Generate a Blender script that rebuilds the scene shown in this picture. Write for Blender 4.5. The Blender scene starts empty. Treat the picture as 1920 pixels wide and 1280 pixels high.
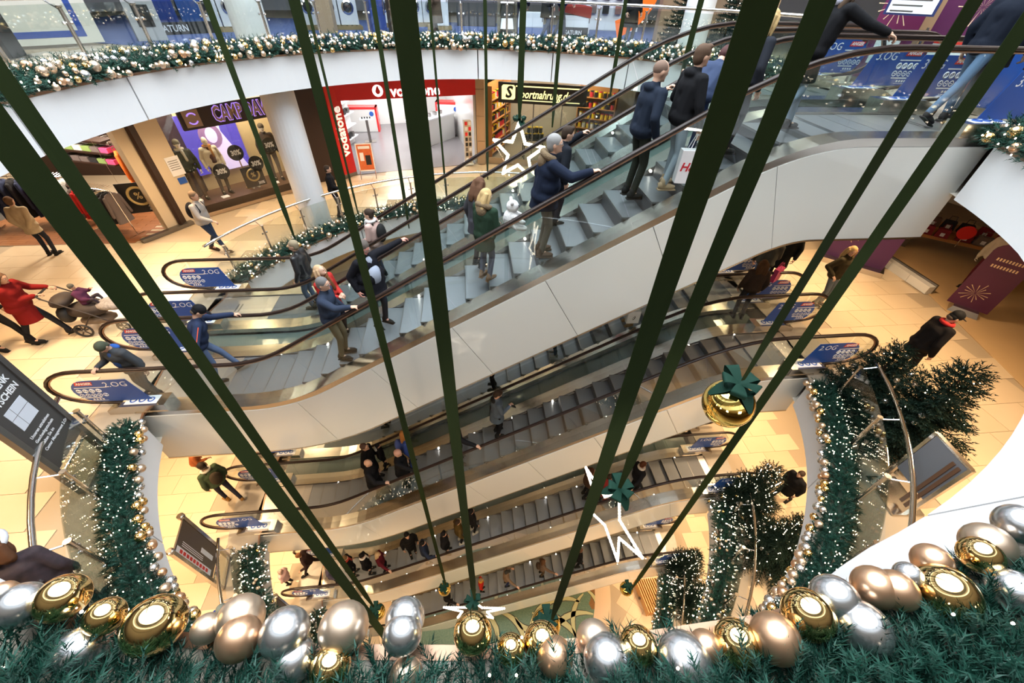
import bpy, math, random
from mathutils import Matrix, Vector, Euler
random.seed(7)
PI = math.pi
C = bpy.context.scene.collection
SC = bpy.context.scene

# ---------------------------------------------------------------- camera
cam_d = bpy.data.cameras.new('camera'); cam = bpy.data.objects.new('camera', cam_d); C.objects.link(cam)
CZ = 1.4247
Rv = Vector((0.99504667, -0.09608106, 0.02550578)); Dv = Vector((-0.04557229, -0.66891721, -0.74193863)); Fv = Vector((0.08834751, 0.73710121, -0.66998248))
cam.matrix_world = Matrix(((Rv.x, -Dv.x, -Fv.x, 0), (Rv.y, -Dv.y, -Fv.y, 0), (Rv.z, -Dv.z, -Fv.z, CZ), (0, 0, 0, 1)))
cam_d.sensor_width = 36; cam_d.lens = 14.0; cam_d.clip_start = 0.05; cam_d.clip_end = 200
SC.camera = cam
# ---------------------------------------------------------------- world, lights, exposure
wd = bpy.data.worlds.new('world'); SC.world = wd; wd.use_nodes = True
wd.node_tree.nodes['Background'].inputs[0].default_value = (0.62, 0.66, 0.74, 1)
wd.node_tree.nodes['Background'].inputs[1].default_value = 0.20
SC.view_settings.view_transform = 'Standard'; SC.view_settings.look = 'None'
SC.view_settings.exposure = 0.0; SC.view_settings.gamma = 1.0; SC.view_settings.use_curve_mapping = False
cy = SC.cycles
cy.use_denoising = True; cy.max_bounces = 6; cy.diffuse_bounces = 2; cy.glossy_bounces = 3; cy.transmission_bounces = 4
cy.transparent_max_bounces = 20; cy.sample_clamp_indirect = 6; cy.caustics_reflective = False; cy.caustics_refractive = False
# levels: third, second, first, ground, basement floor
Z3, Z2, Z1, Z0, ZB = 0.0, -4.6127, -9.9367, -15.7475, -21.5
LEV = [Z3, Z2, Z1, Z0, ZB]
CX, CY, RH = 0.4, 7.05, 6.83          # centre and radius of the round well
def lamp(name, kind, loc, energy, col, size=1.0, rot=(0, 0, 0), spot=None, sy=None):
    d = bpy.data.lights.new(name, kind); d.energy = energy; d.color = col
    if kind == 'AREA':
        d.size = size
        if sy: d.shape = 'RECTANGLE'; d.size_y = sy
    elif kind == 'SPOT': d.spot_size = math.radians(spot or 80); d.spot_blend = 0.9; d.shadow_soft_size = size
    else: d.shadow_soft_size = size
    o = bpy.data.objects.new(name, d); o.location = loc; o.rotation_euler = rot; C.objects.link(o); return o
WARM = (1.0, 0.70, 0.40); NEUT = (1.0, 0.93, 0.84); COOL = (0.84, 0.93, 1.0)
def ring(r, deg, z): return (CX + r * math.cos(math.radians(deg)), CY + r * math.sin(math.radians(deg)), z)
# daylight through the glass roof of the well
sk = lamp('skylight_daylight', 'AREA', (CX, CY, 8.9), 470, COOL, 10.0); sk.data.shape = 'DISK'
# ceiling downlights of each storey
for k, (zl, pw) in enumerate(((Z2, 215), (Z1, 290), (Z0, 320), (ZB, 280))):
    zc = (LEV[k] - 0.78)
    for deg in (150, 178, 200, 222, -42, -18, 4, 26, 60, 90, 118):
        far = 45 < deg < 140
        lamp('downlight', 'SPOT', ring(9.2 if not far else 9.0, deg, zc), pw * 3.6 * (0.8 if far else 1.0), WARM, 0.25, spot=128)
        if deg in (178, 4, 26, 150, -42): lamp('downlight', 'SPOT', ring(8.9, deg + 7, zc), pw * 1.5, WARM, 0.08, spot=62)
    for deg in (232, 252, 270, 288, 308):                              # fill lamps added to brighten the escalator cladding, not real fixtures
        p = ring(7.7, deg, LEV[k] - 0.85); lamp('cladding_fill', 'AREA', p, (24, 48, 54, 42)[k], (NEUT, WARM, WARM, WARM)[k], 0.5, rot=(math.radians(52), 0, math.radians(deg - 270) * 0.6))
for x, y in ((-9, 16), (-5, 19.5), (-1, 20), (3, 20), (7, 18)):
    lamp('store_light', 'AREA', (x, y, 3.6), 130, COOL, 1.6)
for x, y in ((10.5, 8), (10, 3.5), (-10, 9), (8.5, 13)):
    lamp('gallery_light', 'AREA', (x, y, 3.6), 85, NEUT, 1.6)

# ---------------------------------------------------------------- helpers
class MB:
    def __init__(s): s.v = []; s.f = []; s.m = []; s.cur = 0; s.x = None
    def add(s, vs, fs):
        b = len(s.v)
        if s.x is not None: vs = [tuple(s.x @ Vector(v)) for v in vs]
        s.v += [tuple(v) for v in vs]; s.f += [tuple(b + i for i in f) for f in fs]; s.m += [s.cur] * len(fs); return s
    def box(s, x0, x1, y0, y1, z0, z1, t=0.0):
        a = t
        return s.add([(x0, y0, z0), (x1, y0, z0), (x1, y1, z0), (x0, y1, z0), (x0 + a, y0 + a, z1), (x1 - a, y0 + a, z1), (x1 - a, y1 - a, z1), (x0 + a, y1 - a, z1)],
                     [(3, 2, 1, 0), (4, 5, 6, 7), (0, 1, 5, 4), (1, 2, 6, 5), (2, 3, 7, 6), (3, 0, 4, 7)])
    def prism(s, poly, axis, a, b):
        n = len(poly)
        def P(p, t): return (p[0], t, p[1]) if axis == 'y' else ((t, p[0], p[1]) if axis == 'x' else (p[0], p[1], t))
        return s.add([P(p, a) for p in poly] + [P(p, b) for p in poly],
                     [tuple(range(n)), tuple(range(2 * n - 1, n - 1, -1))] + [(i, (i + 1) % n + 0, (i + 1) % n + n, i + n) for i in range(n)])
    def tube(s, pts, r, n=8, closed=False, r2=None, up=None):
        pts = [Vector(p) for p in pts]; N = len(pts); vs = []; fs = []
        prev = None
        for i, p in enumerate(pts):
            if closed: t = pts[(i + 1) % N] - pts[i - 1]
            else: t = pts[min(i + 1, N - 1)] - pts[max(i - 1, 0)]
            if t.length < 1e-9: t = Vector((0, 0, 1))
            t.normalize()
            ref = up or (prev if prev is not None else (Vector((0, 0, 1)) if abs(t.z) < 0.9 else Vector((1, 0, 0))))
            a = ref - t * ref.dot(t)
            if a.length < 1e-6: a = t.orthogonal()
            a.normalize(); b = t.cross(a); prev = a
            rr = r[i] if isinstance(r, (list, tuple)) else r
            rb = rr if r2 is None else r2
            for k in range(n):
                q = 2 * PI * k / n
                vs.append(p + a * (rr * math.cos(q)) + b * (rb * math.sin(q)))
        M = N if closed else N - 1
        for i in range(M):
            for k in range(n):
                fs.append((i * n + k, i * n + (k + 1) % n, ((i + 1) % N) * n + (k + 1) % n, ((i + 1) % N) * n + k))
        if not closed: fs.append(tuple(range(n - 1, -1, -1))); fs.append(tuple((N - 1) * n + k for k in range(n)))
        return s.add(vs, fs)
    def ell(s, c, r, nu=10, nv=7, rot=None):
        if not isinstance(r, (tuple, list)): r = (r, r, r)
        vs = [(0, 0, r[2])]; fs = []
        for j in range(1, nv):
            t = PI * j / nv
            for i in range(nu):
                p = 2 * PI * i / nu
                vs.append((r[0] * math.sin(t) * math.cos(p), r[1] * math.sin(t) * math.sin(p), r[2] * math.cos(t)))
        vs.append((0, 0, -r[2]))
        for i in range(nu): fs.append((0, 1 + i, 1 + (i + 1) % nu))
        for j in range(nv - 2):
            for i in range(nu):
                a = 1 + j * nu + i; b = 1 + j * nu + (i + 1) % nu
                fs.append((a, a + nu, b + nu, b))
        L = len(vs) - 1; o = 1 + (nv - 2) * nu
        for i in range(nu): fs.append((L, o + (i + 1) % nu, o + i))
        vs = [Vector(v) for v in vs]
        if rot is not None: vs = [rot @ v for v in vs]
        c = Vector(c); return s.add([v + c for v in vs], fs)
    def cap(s, p0, p1, r0, r1, n=10):
        "tapered capsule"
        p0 = Vector(p0); p1 = Vector(p1); d = p1 - p0; L = d.length or 1e-6; d = d / L
        pts = [p0 - d * r0 * .98, p0 - d * r0 * .7, p0, p0.lerp(p1, .5), p1, p1 + d * r1 * .7, p1 + d * r1 * .98]
        return s.tube(pts, [r0 * .2, r0 * .72, r0, (r0 + r1) / 2, r1, r1 * .72, r1 * .2], n)
    def lathe(s, prof, c=(0, 0, 0), n=16):
        vs = []; fs = []
        for (r, z) in prof:
            for k in range(n): vs.append((c[0] + r * math.cos(2 * PI * k / n), c[1] + r * math.sin(2 * PI * k / n), c[2] + z))
        for j in range(len(prof) - 1):
            for k in range(n): fs.append((j * n + k, j * n + (k + 1) % n, (j + 1) * n + (k + 1) % n, (j + 1) * n + k))
        fs.append(tuple(range(n - 1, -1, -1))); fs.append(tuple((len(prof) - 1) * n + k for k in range(n)))
        return s.add(vs, fs)
    def mesh(s, name, mats, smooth=False):
        me = bpy.data.meshes.new(name); me.from_pydata(s.v, [], s.f)
        for m in (mats if isinstance(mats, (list, tuple)) else [mats]): me.materials.append(m)
        if any(s.m): me.polygons.foreach_set('material_index', s.m)
        if smooth: me.polygons.foreach_set('use_smooth', [True] * len(s.f))
        me.update(); return me
    def build(s, name, mats, parent=None, smooth=False, kind=None):
        return obj(name, s.mesh(name, mats, smooth), parent, kind)
def obj(name, me, parent=None, kind=None, loc=None, rz=None):
    o = bpy.data.objects.new(name, me); C.objects.link(o)
    if parent is not None: o.parent = parent
    if kind: o['kind'] = kind
    if loc is not None: o.location = loc
    if rz is not None: o.rotation_euler = (0, 0, rz)
    return o
def tag(o, label, cat, group=None, kind=None):
    o['label'] = label; o['category'] = cat
    if group: o['group'] = group
    if kind: o['kind'] = kind
    return o
def thing(name, label, cat, loc=(0, 0, 0), rz=0.0, group=None):
    o = bpy.data.objects.new(name, None); o.empty_display_size = 0.1; C.objects.link(o)
    o.location = loc; o.rotation_euler = (0, 0, rz); return tag(o, label, cat, group)
def struct(o): o['kind'] = 'structure'; return o
def dup(root, loc=None, rz=None, label=None, group=None):
    r = root.copy(); C.objects.link(r)
    if loc is not None: r.location = loc
    if rz is not None: r.rotation_euler = (0, 0, rz)
    if label: r['label'] = label
    if group: r['group'] = group
    for ch in list(root.children):
        c = ch.copy(); C.objects.link(c); c.parent = r
        for g in list(ch.children):
            d = g.copy(); C.objects.link(d); d.parent = c
    return r
def text(name, s, m, parent, loc, rot, size, ext=0.01, bold=0.0, shear=0.0, sx=1.0, align='CENTER'):
    cu = bpy.data.curves.new(name, 'FONT'); cu.body = s; cu.size = size; cu.extrude = ext; cu.offset = bold; cu.shear = shear
    cu.align_x = align; cu.align_y = 'CENTER'; cu.resolution_u = 2
    t = bpy.data.objects.new('text_source', cu); me = bpy.data.meshes.new_from_object(t); me.name = name
    bpy.data.objects.remove(t); bpy.data.curves.remove(cu); me.materials.clear(); me.materials.append(m)
    o = obj(name, me, parent)
    o.location = loc; o.rotation_euler = rot; o.scale = (sx, 1, 1); return o
UPT = Matrix(((0, -1, 0), (0, 0, -1), (1, 0, 0))).to_euler(); DNT = Matrix(((0, 1, 0), (0, 0, -1), (-1, 0, 0))).to_euler()

# ---------------------------------------------------------------- materials
def M(name, col, rough=0.5, metal=0.0, emit=None, es=0.0, var=0.0, noise=0.0, nscale=8.0, bump=0.0, bscale=60.0, coat=0.0, col2=None, spec=0.5, nofs=True):
    m = bpy.data.materials.new(name); m.use_nodes = True; nt = m.node_tree; b = nt.nodes['Principled BSDF']
    c = (col[0], col[1], col[2], 1)
    b.inputs['Base Color'].default_value = c; b.inputs['Roughness'].default_value = rough; b.inputs['Metallic'].default_value = metal
    b.inputs['Coat Weight'].default_value = coat; b.inputs['Coat Roughness'].default_value = 0.05; b.inputs['Specular IOR Level'].default_value = spec
    if emit is not None:
        b.inputs['Emission Color'].default_value = (emit[0], emit[1], emit[2], 1); b.inputs['Emission Strength'].default_value = es
        if nofs: m.cycles.emission_sampling = 'NONE'
    if noise or var:
        mix = nt.nodes.new('ShaderNodeMix'); mix.data_type = 'RGBA'
        k = col2 or tuple(x * 0.6 for x in col)
        mix.inputs[6].default_value = c; mix.inputs[7].default_value = (k[0], k[1], k[2], 1)
        nt.links.new(mix.outputs[2], b.inputs['Base Color'])
        add = nt.nodes.new('ShaderNodeMath'); add.operation = 'ADD'; add.use_clamp = True
        tc = nt.nodes.new('ShaderNodeTexCoord')
        nz = nt.nodes.new('ShaderNodeTexNoise'); nz.inputs['Scale'].default_value = nscale; nz.inputs['Detail'].default_value = 4
        nt.links.new(tc.outputs['Object'], nz.inputs['Vector'])
        mm = nt.nodes.new('ShaderNodeMath'); mm.operation = 'MULTIPLY'; mm.inputs[1].default_value = noise
        nt.links.new(nz.outputs['Fac'], mm.inputs[0]); nt.links.new(mm.outputs[0], add.inputs[0])
        oi = nt.nodes.new('ShaderNodeObjectInfo'); mv = nt.nodes.new('ShaderNodeMath'); mv.operation = 'MULTIPLY'; mv.inputs[1].default_value = var
        nt.links.new(oi.outputs['Random'], mv.inputs[0]); nt.links.new(mv.outputs[0], add.inputs[1])
        nt.links.new(add.outputs[0], mix.inputs[0])
    if bump:
        tc = nt.nodes.new('ShaderNodeTexCoord'); nz = nt.nodes.new('ShaderNodeTexNoise'); nz.inputs['Scale'].default_value = bscale
        nt.links.new(tc.outputs['Object'], nz.inputs['Vector'])
        bp = nt.nodes.new('ShaderNodeBump'); bp.inputs['Strength'].default_value = bump; bp.inputs['Distance'].default_value = 0.02
        nt.links.new(nz.outputs['Fac'], bp.inputs['Height']); nt.links.new(bp.outputs[0], b.inputs['Normal'])
    return m
def glass(name, tint, refl=1.0):
    m = bpy.data.materials.new(name); m.use_nodes = True; nt = m.node_tree; nt.nodes.clear()
    out = nt.nodes.new('ShaderNodeOutputMaterial'); mix = nt.nodes.new('ShaderNodeMixShader'); tr = nt.nodes.new('ShaderNodeBsdfTransparent'); gl = nt.nodes.new('ShaderNodeBsdfGlossy')
    fr = nt.nodes.new('ShaderNodeLayerWeight'); pw = nt.nodes.new('ShaderNodeMath'); pw.operation = 'POWER'; pw.inputs[1].default_value = 4.0; mu = nt.nodes.new('ShaderNodeMath'); mu.operation = 'MULTIPLY_ADD'; mu.inputs[1].default_value = 0.8 * refl; mu.inputs[2].default_value = 0.045 * refl; mu.use_clamp = True
    tr.inputs[0].default_value = (tint[0], tint[1], tint[2], 1); gl.inputs['Roughness'].default_value = 0.02
    nt.links.new(fr.outputs['Facing'], pw.inputs[0]); nt.links.new(pw.outputs[0], mu.inputs[0]); nt.links.new(mu.outputs[0], mix.inputs[0]); nt.links.new(tr.outputs[0], mix.inputs[1]); nt.links.new(gl.outputs[0], mix.inputs[2]); nt.links.new(mix.outputs[0], out.inputs[0])
    return m
def stripes(name, c1, c2, scale, rough=0.35, metal=0.6, axis='Y', bump=0.4):
    m = M(name, c1, rough, metal); nt = m.node_tree; b = nt.nodes['Principled BSDF']
    tc = nt.nodes.new('ShaderNodeTexCoord'); w = nt.nodes.new('ShaderNodeTexWave'); w.bands_direction = axis; w.inputs['Scale'].default_value = scale
    nt.links.new(tc.outputs['Object'], w.inputs['Vector'])
    mix = nt.nodes.new('ShaderNodeMix'); mix.data_type = 'RGBA'; mix.inputs[6].default_value = (*c1, 1); mix.inputs[7].default_value = (*c2, 1)
    nt.links.new(w.outputs['Fac'], mix.inputs[0]); nt.links.new(mix.outputs[2], b.inputs['Base Color'])
    bp = nt.nodes.new('ShaderNodeBump'); bp.inputs['Strength'].default_value = bump; bp.inputs['Distance'].default_value = 0.005
    nt.links.new(w.outputs['Fac'], bp.inputs['Height']); nt.links.new(bp.outputs[0], b.inputs['Normal'])
    return m
white = M('white_paint', (0.72, 0.72, 0.74), 0.55)
whiteg = M('white_gloss', (0.78, 0.78, 0.77), 0.2, coat=0.5)
panelm = M('enamel_panel', (0.72, 0.73, 0.70), 0.2, coat=0.7, var=0.12, col2=(0.66, 0.67, 0.64))
tilem = M('cream_marble', (0.72, 0.58, 0.41), 0.22, var=0.45, noise=0.35, nscale=3, col2=(0.62, 0.47, 0.31), coat=0.2)
groutm = M('floor_joint', (0.42, 0.33, 0.23), 0.7)
tile3 = M('beige_stone', (0.56, 0.47, 0.38), 0.3, var=0.4, noise=0.3, nscale=3, col2=(0.48, 0.39, 0.31))
tileb = M('sand_tile', (0.68, 0.50, 0.34), 0.4, var=0.5, col2=(0.58, 0.42, 0.28))
bandm = M('stone_band', (0.40, 0.34, 0.27), 0.35, noise=0.4)
ceilm = M('ceiling_plaster', (0.75, 0.68, 0.58), 0.8)
carpet = M('blue_carpet', (0.085, 0.12, 0.29), 0.95, noise=0.5, nscale=60, col2=(0.06, 0.09, 0.22))
woodf = M('wood_floor', (0.32, 0.13, 0.05), 0.35, noise=0.6, nscale=2, var=0.5, col2=(0.20, 0.075, 0.03))
greyf = M('grey_vinyl', (0.22, 0.21, 0.22), 0.25, noise=0.2)
steel = M('brushed_steel', (0.62, 0.58, 0.53), 0.25, 1.0, noise=0.25, nscale=3, col2=(0.45, 0.40, 0.34))
steeld = M('dark_steel', (0.22, 0.21, 0.20), 0.35, 0.9)
chrome = M('chrome', (0.75, 0.75, 0.76), 0.12, 1.0)
rubber = M('handrail_rubber', (0.020, 0.011, 0.009), 0.32, spec=.25)
copper = M('copper_trim', (0.30, 0.18, 0.12), 0.35, 0.8)
stepm = stripes('step_tread', (0.25, 0.26, 0.28), (0.13, 0.135, 0.15), 22.0, 0.38, 0.55)
riserm = stripes('step_riser', (0.16, 0.16, 0.17), (0.08, 0.08, 0.09), 30.0, 0.45, 0.5)
combm = stripes('comb_plate', (0.42, 0.40, 0.38), (0.33, 0.31, 0.30), 14.0, 0.3, 0.7, bump=0.2)
platem = M('landing_plate', (0.46, 0.43, 0.40), 0.3, 0.7, noise=0.2)
trough = M('teal_cover', (0.10, 0.135, 0.125), 0.25, 0.1, coat=0.4)
glassm = glass('clear_glass', (0.90, 0.94, 0.93), 1.3)
glassr = glass('railing_glass', (0.88, 0.92, 0.90), 1.6)
glasss = glass('shop_glass', (0.95, 0.96, 0.96), 0.8)
lampm = M('lit_lamp', (1, 1, 1), 0.5, emit=(1, 0.93, 0.82), es=30)
fairy = M('fairy_bulb', (1, 0.9, 0.8), 0.4, emit=(1, 0.80, 0.58), es=14)
starm = M('star_tube', (1, 0.95, 0.88), 0.4, emit=(1, 0.88, 0.72), es=3.0)
needle = M('fir_needles', (0.014, 0.085, 0.058), 0.55, noise=0.9, nscale=9, col2=(0.004, 0.024, 0.017), spec=.35)
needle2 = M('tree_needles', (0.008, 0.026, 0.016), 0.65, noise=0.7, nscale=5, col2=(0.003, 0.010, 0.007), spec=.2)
corem = M('garland_core', (0.006, 0.02, 0.012), .9)
bark = M('bark', (0.05, 0.03, 0.02), 0.9)
ribbon = M('green_ribbon', (0.022, 0.033, 0.011), 0.85, noise=0.3, nscale=20, col2=(0.014, 0.023, 0.008), spec=.08)
bowm = M('green_bow', (0.006, 0.030, 0.020), 0.75, spec=.15)
gold = M('gold_mirror', (0.95, 0.68, 0.30), 0.06, 1.0)
silver = M('silver_satin', (0.72, 0.73, 0.76), 0.24, 0.95, noise=0.15, nscale=40)
champ = M('champagne_satin', (0.80, 0.62, 0.47), 0.3, 0.9, noise=0.15, nscale=40)
coppb = M('copper_satin', (0.78, 0.48, 0.30), 0.28, 0.9)
goldb = M('big_gold', (1.0, 0.75, 0.22), 0.05, 1.0)
blue = M('sign_blue', (0.012, 0.075, 0.36), 0.4)
redm = M('sign_red', (0.62, 0.03, 0.02), 0.4)
whites = M('sign_white', (0.85, 0.87, 0.92), 0.5)
black = M('black_matte', (0.012, 0.012, 0.013), 0.6)
def flat(name, c, r=0.6): return M(name, c, r)
# ================================================================ STRUCTURE
def ringpt(r, deg): a = math.radians(deg); return (CX + r * math.cos(a), CY + r * math.sin(a))
def annulus(r0, r1, z, n=96, down=False, a0=0, a1=360):
    mb = MB(); full = a1 - a0 >= 360
    N = n if full else n + 1
    vs = [(*ringpt(r0, a0 + (a1 - a0) * i / n), z) for i in range(N)] + [(*ringpt(r1, a0 + (a1 - a0) * i / n), z) for i in range(N)]
    fs = []
    for i in range(n):
        j = (i + 1) % N
        f = (i, N + i, N + j, j); fs.append(f[::-1] if down else f)
    return mb.add(vs, fs)
def ringbox(r0, r1, z0, z1, a0, a1, n):
    mb = MB(); vs = []; fs = []
    for i in range(n + 1):
        a = a0 + (a1 - a0) * i / n
        for r, z in ((r0, z0), (r1, z0), (r1, z1), (r0, z1)): vs.append((*ringpt(r, a), z))
    for i in range(n):
        for k in range(4): fs.append((i * 4 + k, i * 4 + (k + 1) % 4, i * 4 + 4 + (k + 1) % 4, i * 4 + 4 + k))
    fs.append((3, 2, 1, 0)); fs.append(tuple(n * 4 + k for k in range(4)))
    return mb.add(vs, fs)
FLOORS = []
ESCL = (161.5, 198.5); ESCR = (-18.5, 18.5)
for k, z in enumerate(LEV[:4]):
    fo = struct(annulus(RH, 24 if k == 0 else 20, z - 0.014).build('floor', groutm)); FLOORS.append(fo)
    ce = struct(annulus(RH + .02, 24 if k == 0 else 20, z - 0.70, down=True).build('ceiling', ceilm))
    struct(ringbox(RH, RH + .75, z - .02, z + 0.004, 0, 360, 96).build('trim_%d' % (k + 1), bandm))
    fas = thing_none = bpy.data.objects.new('fascia', None); C.objects.link(fas); fas['kind'] = 'structure'
    for i in range(20):
        a = i * 18 - 18; mid = a + 9
        if -18 <= a < 18: continue                                   # the flights arrive here
        if k > 0 and 162 <= a < 198: continue
        pb_ = ringbox(RH - .03, RH + .03, z - .72, z - .025, a + .12, a + 17.88, 9)
        if k == 0:                                                   # this fascia flares inwards towards its foot on the near side
            for i_, v_ in enumerate(pb_.v):
                if v_[2] < z - .3:
                    dx, dy = v_[0] - CX, v_[1] - CY; r_ = math.hypot(dx, dy); g_ = abs(math.degrees(math.atan2(dx, -dy)))
                    fl_ = max(0.0, min(1.0, (g_ - 4) / 9)) * max(0.0, min(1.0, (58 - g_) / 20)); q_ = (r_ - (.19 if dx > 0 else .06) * fl_) / r_
                    pb_.v[i_] = (CX + dx * q_, CY + dy * q_, v_[2])
        pb_.build('fascia_panel', white, fas)
    ringbox(RH - .036, RH + .0, z - .025, z + .01, ESCR[1], 360 + ESCR[0], 90).build('edge_strip', copper, fas)
# soffit strip of warm plaster under each slab edge belongs to the ceiling
struct(annulus(0.0, 24, ZB - 0.014).build('floor', groutm))
# ---------------------------------------------------------------- floor tiles, one by one
def tile_mesh(w, d, name, m): return MB().box(-w / 2 + .004, w / 2 - .004, -d / 2 + .004, d / 2 - .004, 0, .012).mesh(name, m)
TW, TD = .88, .62
t2 = tile_mesh(TW, TD, 'tile', tilem); t3 = tile_mesh(TW, TD, 'tile', tile3); tb = tile_mesh(.6, .6, 'tile', tileb)
def tiles(me, parent, z, x0, x1, y0, y1, ok, w=TW, d=TD, lim=290):
    n = 0; j = 0; y = y0 + d / 2
    while y < y1:
        x = x0 + w / 2 - (w / 2 if j % 2 else 0)
        while x < x1:
            cs = [math.hypot(x + sx * w / 2 - CX, y + sy * d / 2 - CY) for sx in (-1, 1) for sy in (-1, 1)]
            if min(cs) > RH + .62 and ok(x, y) and n < lim:
                obj('tile', me, parent, loc=(x, y, z - .013)); n += 1
            x += w
        j += 1; y += d
    return n
def shop2(x, y):                                                     # inside the shop line of the second floor
    r = math.hypot(x - CX, y - CY)
    if y > 11.7 and x < -8.9: return False
    return r < 11.3 - (0.0 if x > 0 else .25)
tiles(t2, FLOORS[1], Z2, -13.2, -5.0, 1.2, 12.0, lambda x, y: shop2(x, y) or (x < -8 and y < 11.6), lim=230)
tiles(t2, FLOORS[1], Z2, -7.4, 3.6, 12.8, 18.2, shop2, lim=80)
tiles(t2, FLOORS[1], Z2, 4.2, 13.0, .4, 10.4, lambda x, y: x < 11.4 + .17 * (y - 4.5), lim=230)
tiles(t2, FLOORS[2], Z1, -10.4, -4.6, 2.2, 9.2, lambda x, y: True, lim=110)
tiles(t2, FLOORS[2], Z1, 4.0, 10.6, .9, 8.8, lambda x, y: True, lim=130)
tiles(t2, FLOORS[3], Z0, -9.8, -5.2, 2.8, 8.0, lambda x, y: True, lim=80)
tiles(t2, FLOORS[3], Z0, 5.2, 9.4, 2.6, 8.2, lambda x, y: True, lim=80)
tiles(t3, FLOORS[0], Z3, 7.0, 13.0, 3.0, 11.6, lambda x, y: True, lim=140)
tiles(t3, FLOORS[0], Z3, -12.0, -6.6, 7.6, 13.8, lambda x, y: math.hypot(x - CX, y - CY) < 11, lim=70)
# blue carpet of the electronics store on the third floor
mb = MB(); pts = [ringpt(RH + 1.05, a) for a in range(136, 43, -4)]
poly = pts + [(8.8, 13.0), (9.5, 23), (-14, 23), (-13.5, 15.5), (-8.6, 13.3)]
mb.prism(poly[::-1], 'z', -.012, .006); struct(mb.build('floor', carpet))
# basement: mosaic disc, sand tiles laid diagonally around it
bz = ZB
mosm = M('mosaic_green', (0.05, 0.13, 0.085), 0.35, noise=1.0, nscale=14, col2=(0.20, 0.27, 0.20))
mosp = M('mosaic_pale', (0.52, 0.50, 0.27), 0.4, noise=0.5, nscale=30, col2=(0.42, 0.42, 0.24)); mosd = M('mosaic_dark', (0.05, 0.045, 0.03), 0.5); mosb = M('mosaic_brown', (0.18, 0.07, 0.02), 0.4, noise=.8, nscale=20, col2=(0.3, 0.16, 0.05))
mos = struct(annulus(0.0, 5.12, bz + .002).build('floor', mosm))
def leafband(pts, w, name, m, h=.006):
    mb = MB(); N = len(pts); L = []; Rr = []
    for i, p in enumerate(pts):
        a = Vector(pts[max(i - 1, 0)]); b = Vector(pts[min(i + 1, N - 1)]); t = (b - a).normalized(); n = Vector((-t.y, t.x))
        ww = w * (0.25 + math.sin(PI * min(1, (i + .3) / (N - .4)))) * .7
        L.append(Vector(p) + n * ww); Rr.append(Vector(p) - n * ww)
    mb.prism([tuple(v) for v in L + Rr[::-1]], 'z', bz + .002, bz + .002 + h); return mb.build(name, m, mos)
def arc(cx, cy, r, a0, a1, n=9, sq=1.0): return [(cx + r * math.cos(math.radians(a0 + (a1 - a0) * i / (n - 1))), cy + sq * r * math.sin(math.radians(a0 + (a1 - a0) * i / (n - 1)))) for i in range(n)]
for pts, w in ((arc(2.6, 3.6, 1.6, 20, 110), .16), (arc(3.6, 4.0, 1.9, 60, 150), .15), (arc(4.4, 3.2, 2.0, 70, 150), .14), (arc(5.6, 4.6, 1.6, 120, 200), .12), (arc(2.1, 5.6, .9, 200, 330), .15),
               (arc(2.0, 6.3, .8, 150, 330, sq=.6), .13), (arc(3.2, 5.9, .7, 20, 160), .1), (arc(4.5, 5.4, .9, -60, 70), .1), (arc(1.4, 4.2, 1.4, -20, 60), .13), (arc(0.2, 4.2, 1.4, -10, 80), .13), (arc(3.9, 2.9, .7, 0, 120), .11), (arc(-1.2, 4.4, 1.6, -30, 70), .12)):
    leafband(pts, w * 1.35, 'mosaic_outline', mosd, .004); leafband(pts, w, 'mosaic_leaf', mosp)
leafband(arc(4.9, 6.1, .7, -80, 90), .55, 'mosaic_patch', mosb, .003)
struct(ringbox(5.12, 5.9, bz - .01, bz + .01, 0, 360, 72).build('trim_5', tileb))
bf = struct(annulus(5.8, 24, bz - .003).build('floor', groutm))
n = 0
for i in range(-14, 15):
    for j in range(-14, 15):
        x = 7.2 + (i + j) * .43; y = 5.0 + (i - j) * .43
        r = math.hypot(x - CX, y - CY)
        if 6.3 < r < 9.6 and 4.5 < x and 1.5 < y < 9.5 and n < 120:
            obj('tile', tb, bf, loc=(x, y, bz - .003), rz=PI / 4); n += 1
# round columns standing behind the rail
def column(x, y, z, r, h, name='column'):
    mb = MB(); mb.lathe([(r, 0), (r, h)], (x, y, z), 28); mb.lathe([(r + .03, 0), (r + .03, .12), (r, .13)], (x, y, z), 28)
    return struct(mb.build(name, white, smooth=False))
column(-4.9, 12.6, Z2, .42, 3.92); column(-5.15, 12.95, Z3, .40, 4.3); column(6.2, 13.0, Z3, .36, 4.3); column(5.9, 13.1, Z2, .36, 3.9)
for k in (2, 3): column(-6.9, 12.6, LEV[k], .42, 4.4); column(8.6, 13.4, LEV[k], .42, 4.4)
# outer walls closing the storeys
def wallring(r, z0, z1, m, name, a0=0, a1=360): return struct(ringbox(r, r + .15, z0, z1, a0, a1, 60).build(name, m))
cream = M('cream_wall', (0.66, 0.55, 0.40), 0.6); browns = M('brown_wall', (0.028, 0.012, 0.008), 0.5); stone = M('sandstone', (0.46, 0.32, 0.20), 0.5, noise=.5, nscale=2, col2=(.36, .24, .15))
wallring(23.5, Z3, 4.4, white, 'wall_back'); wallring(19.6, Z2, Z2 + 3.9, cream, 'wall_back'); wallring(13.5, Z1, Z1 + 4.6, cream, 'wall_back'); wallring(13.5, Z0, Z0 + 5.1, cream, 'wall_back'); wallring(13.5, ZB, ZB + 5.0, cream, 'wall_back')
struct(annulus(RH + 2.2, 24, 4.4, down=True).build('ceiling', white))
struct(ringbox(RH + 2.2, RH + 2.3, 4.4, 5.2, 0, 360, 60).build('fascia', white))
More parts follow.
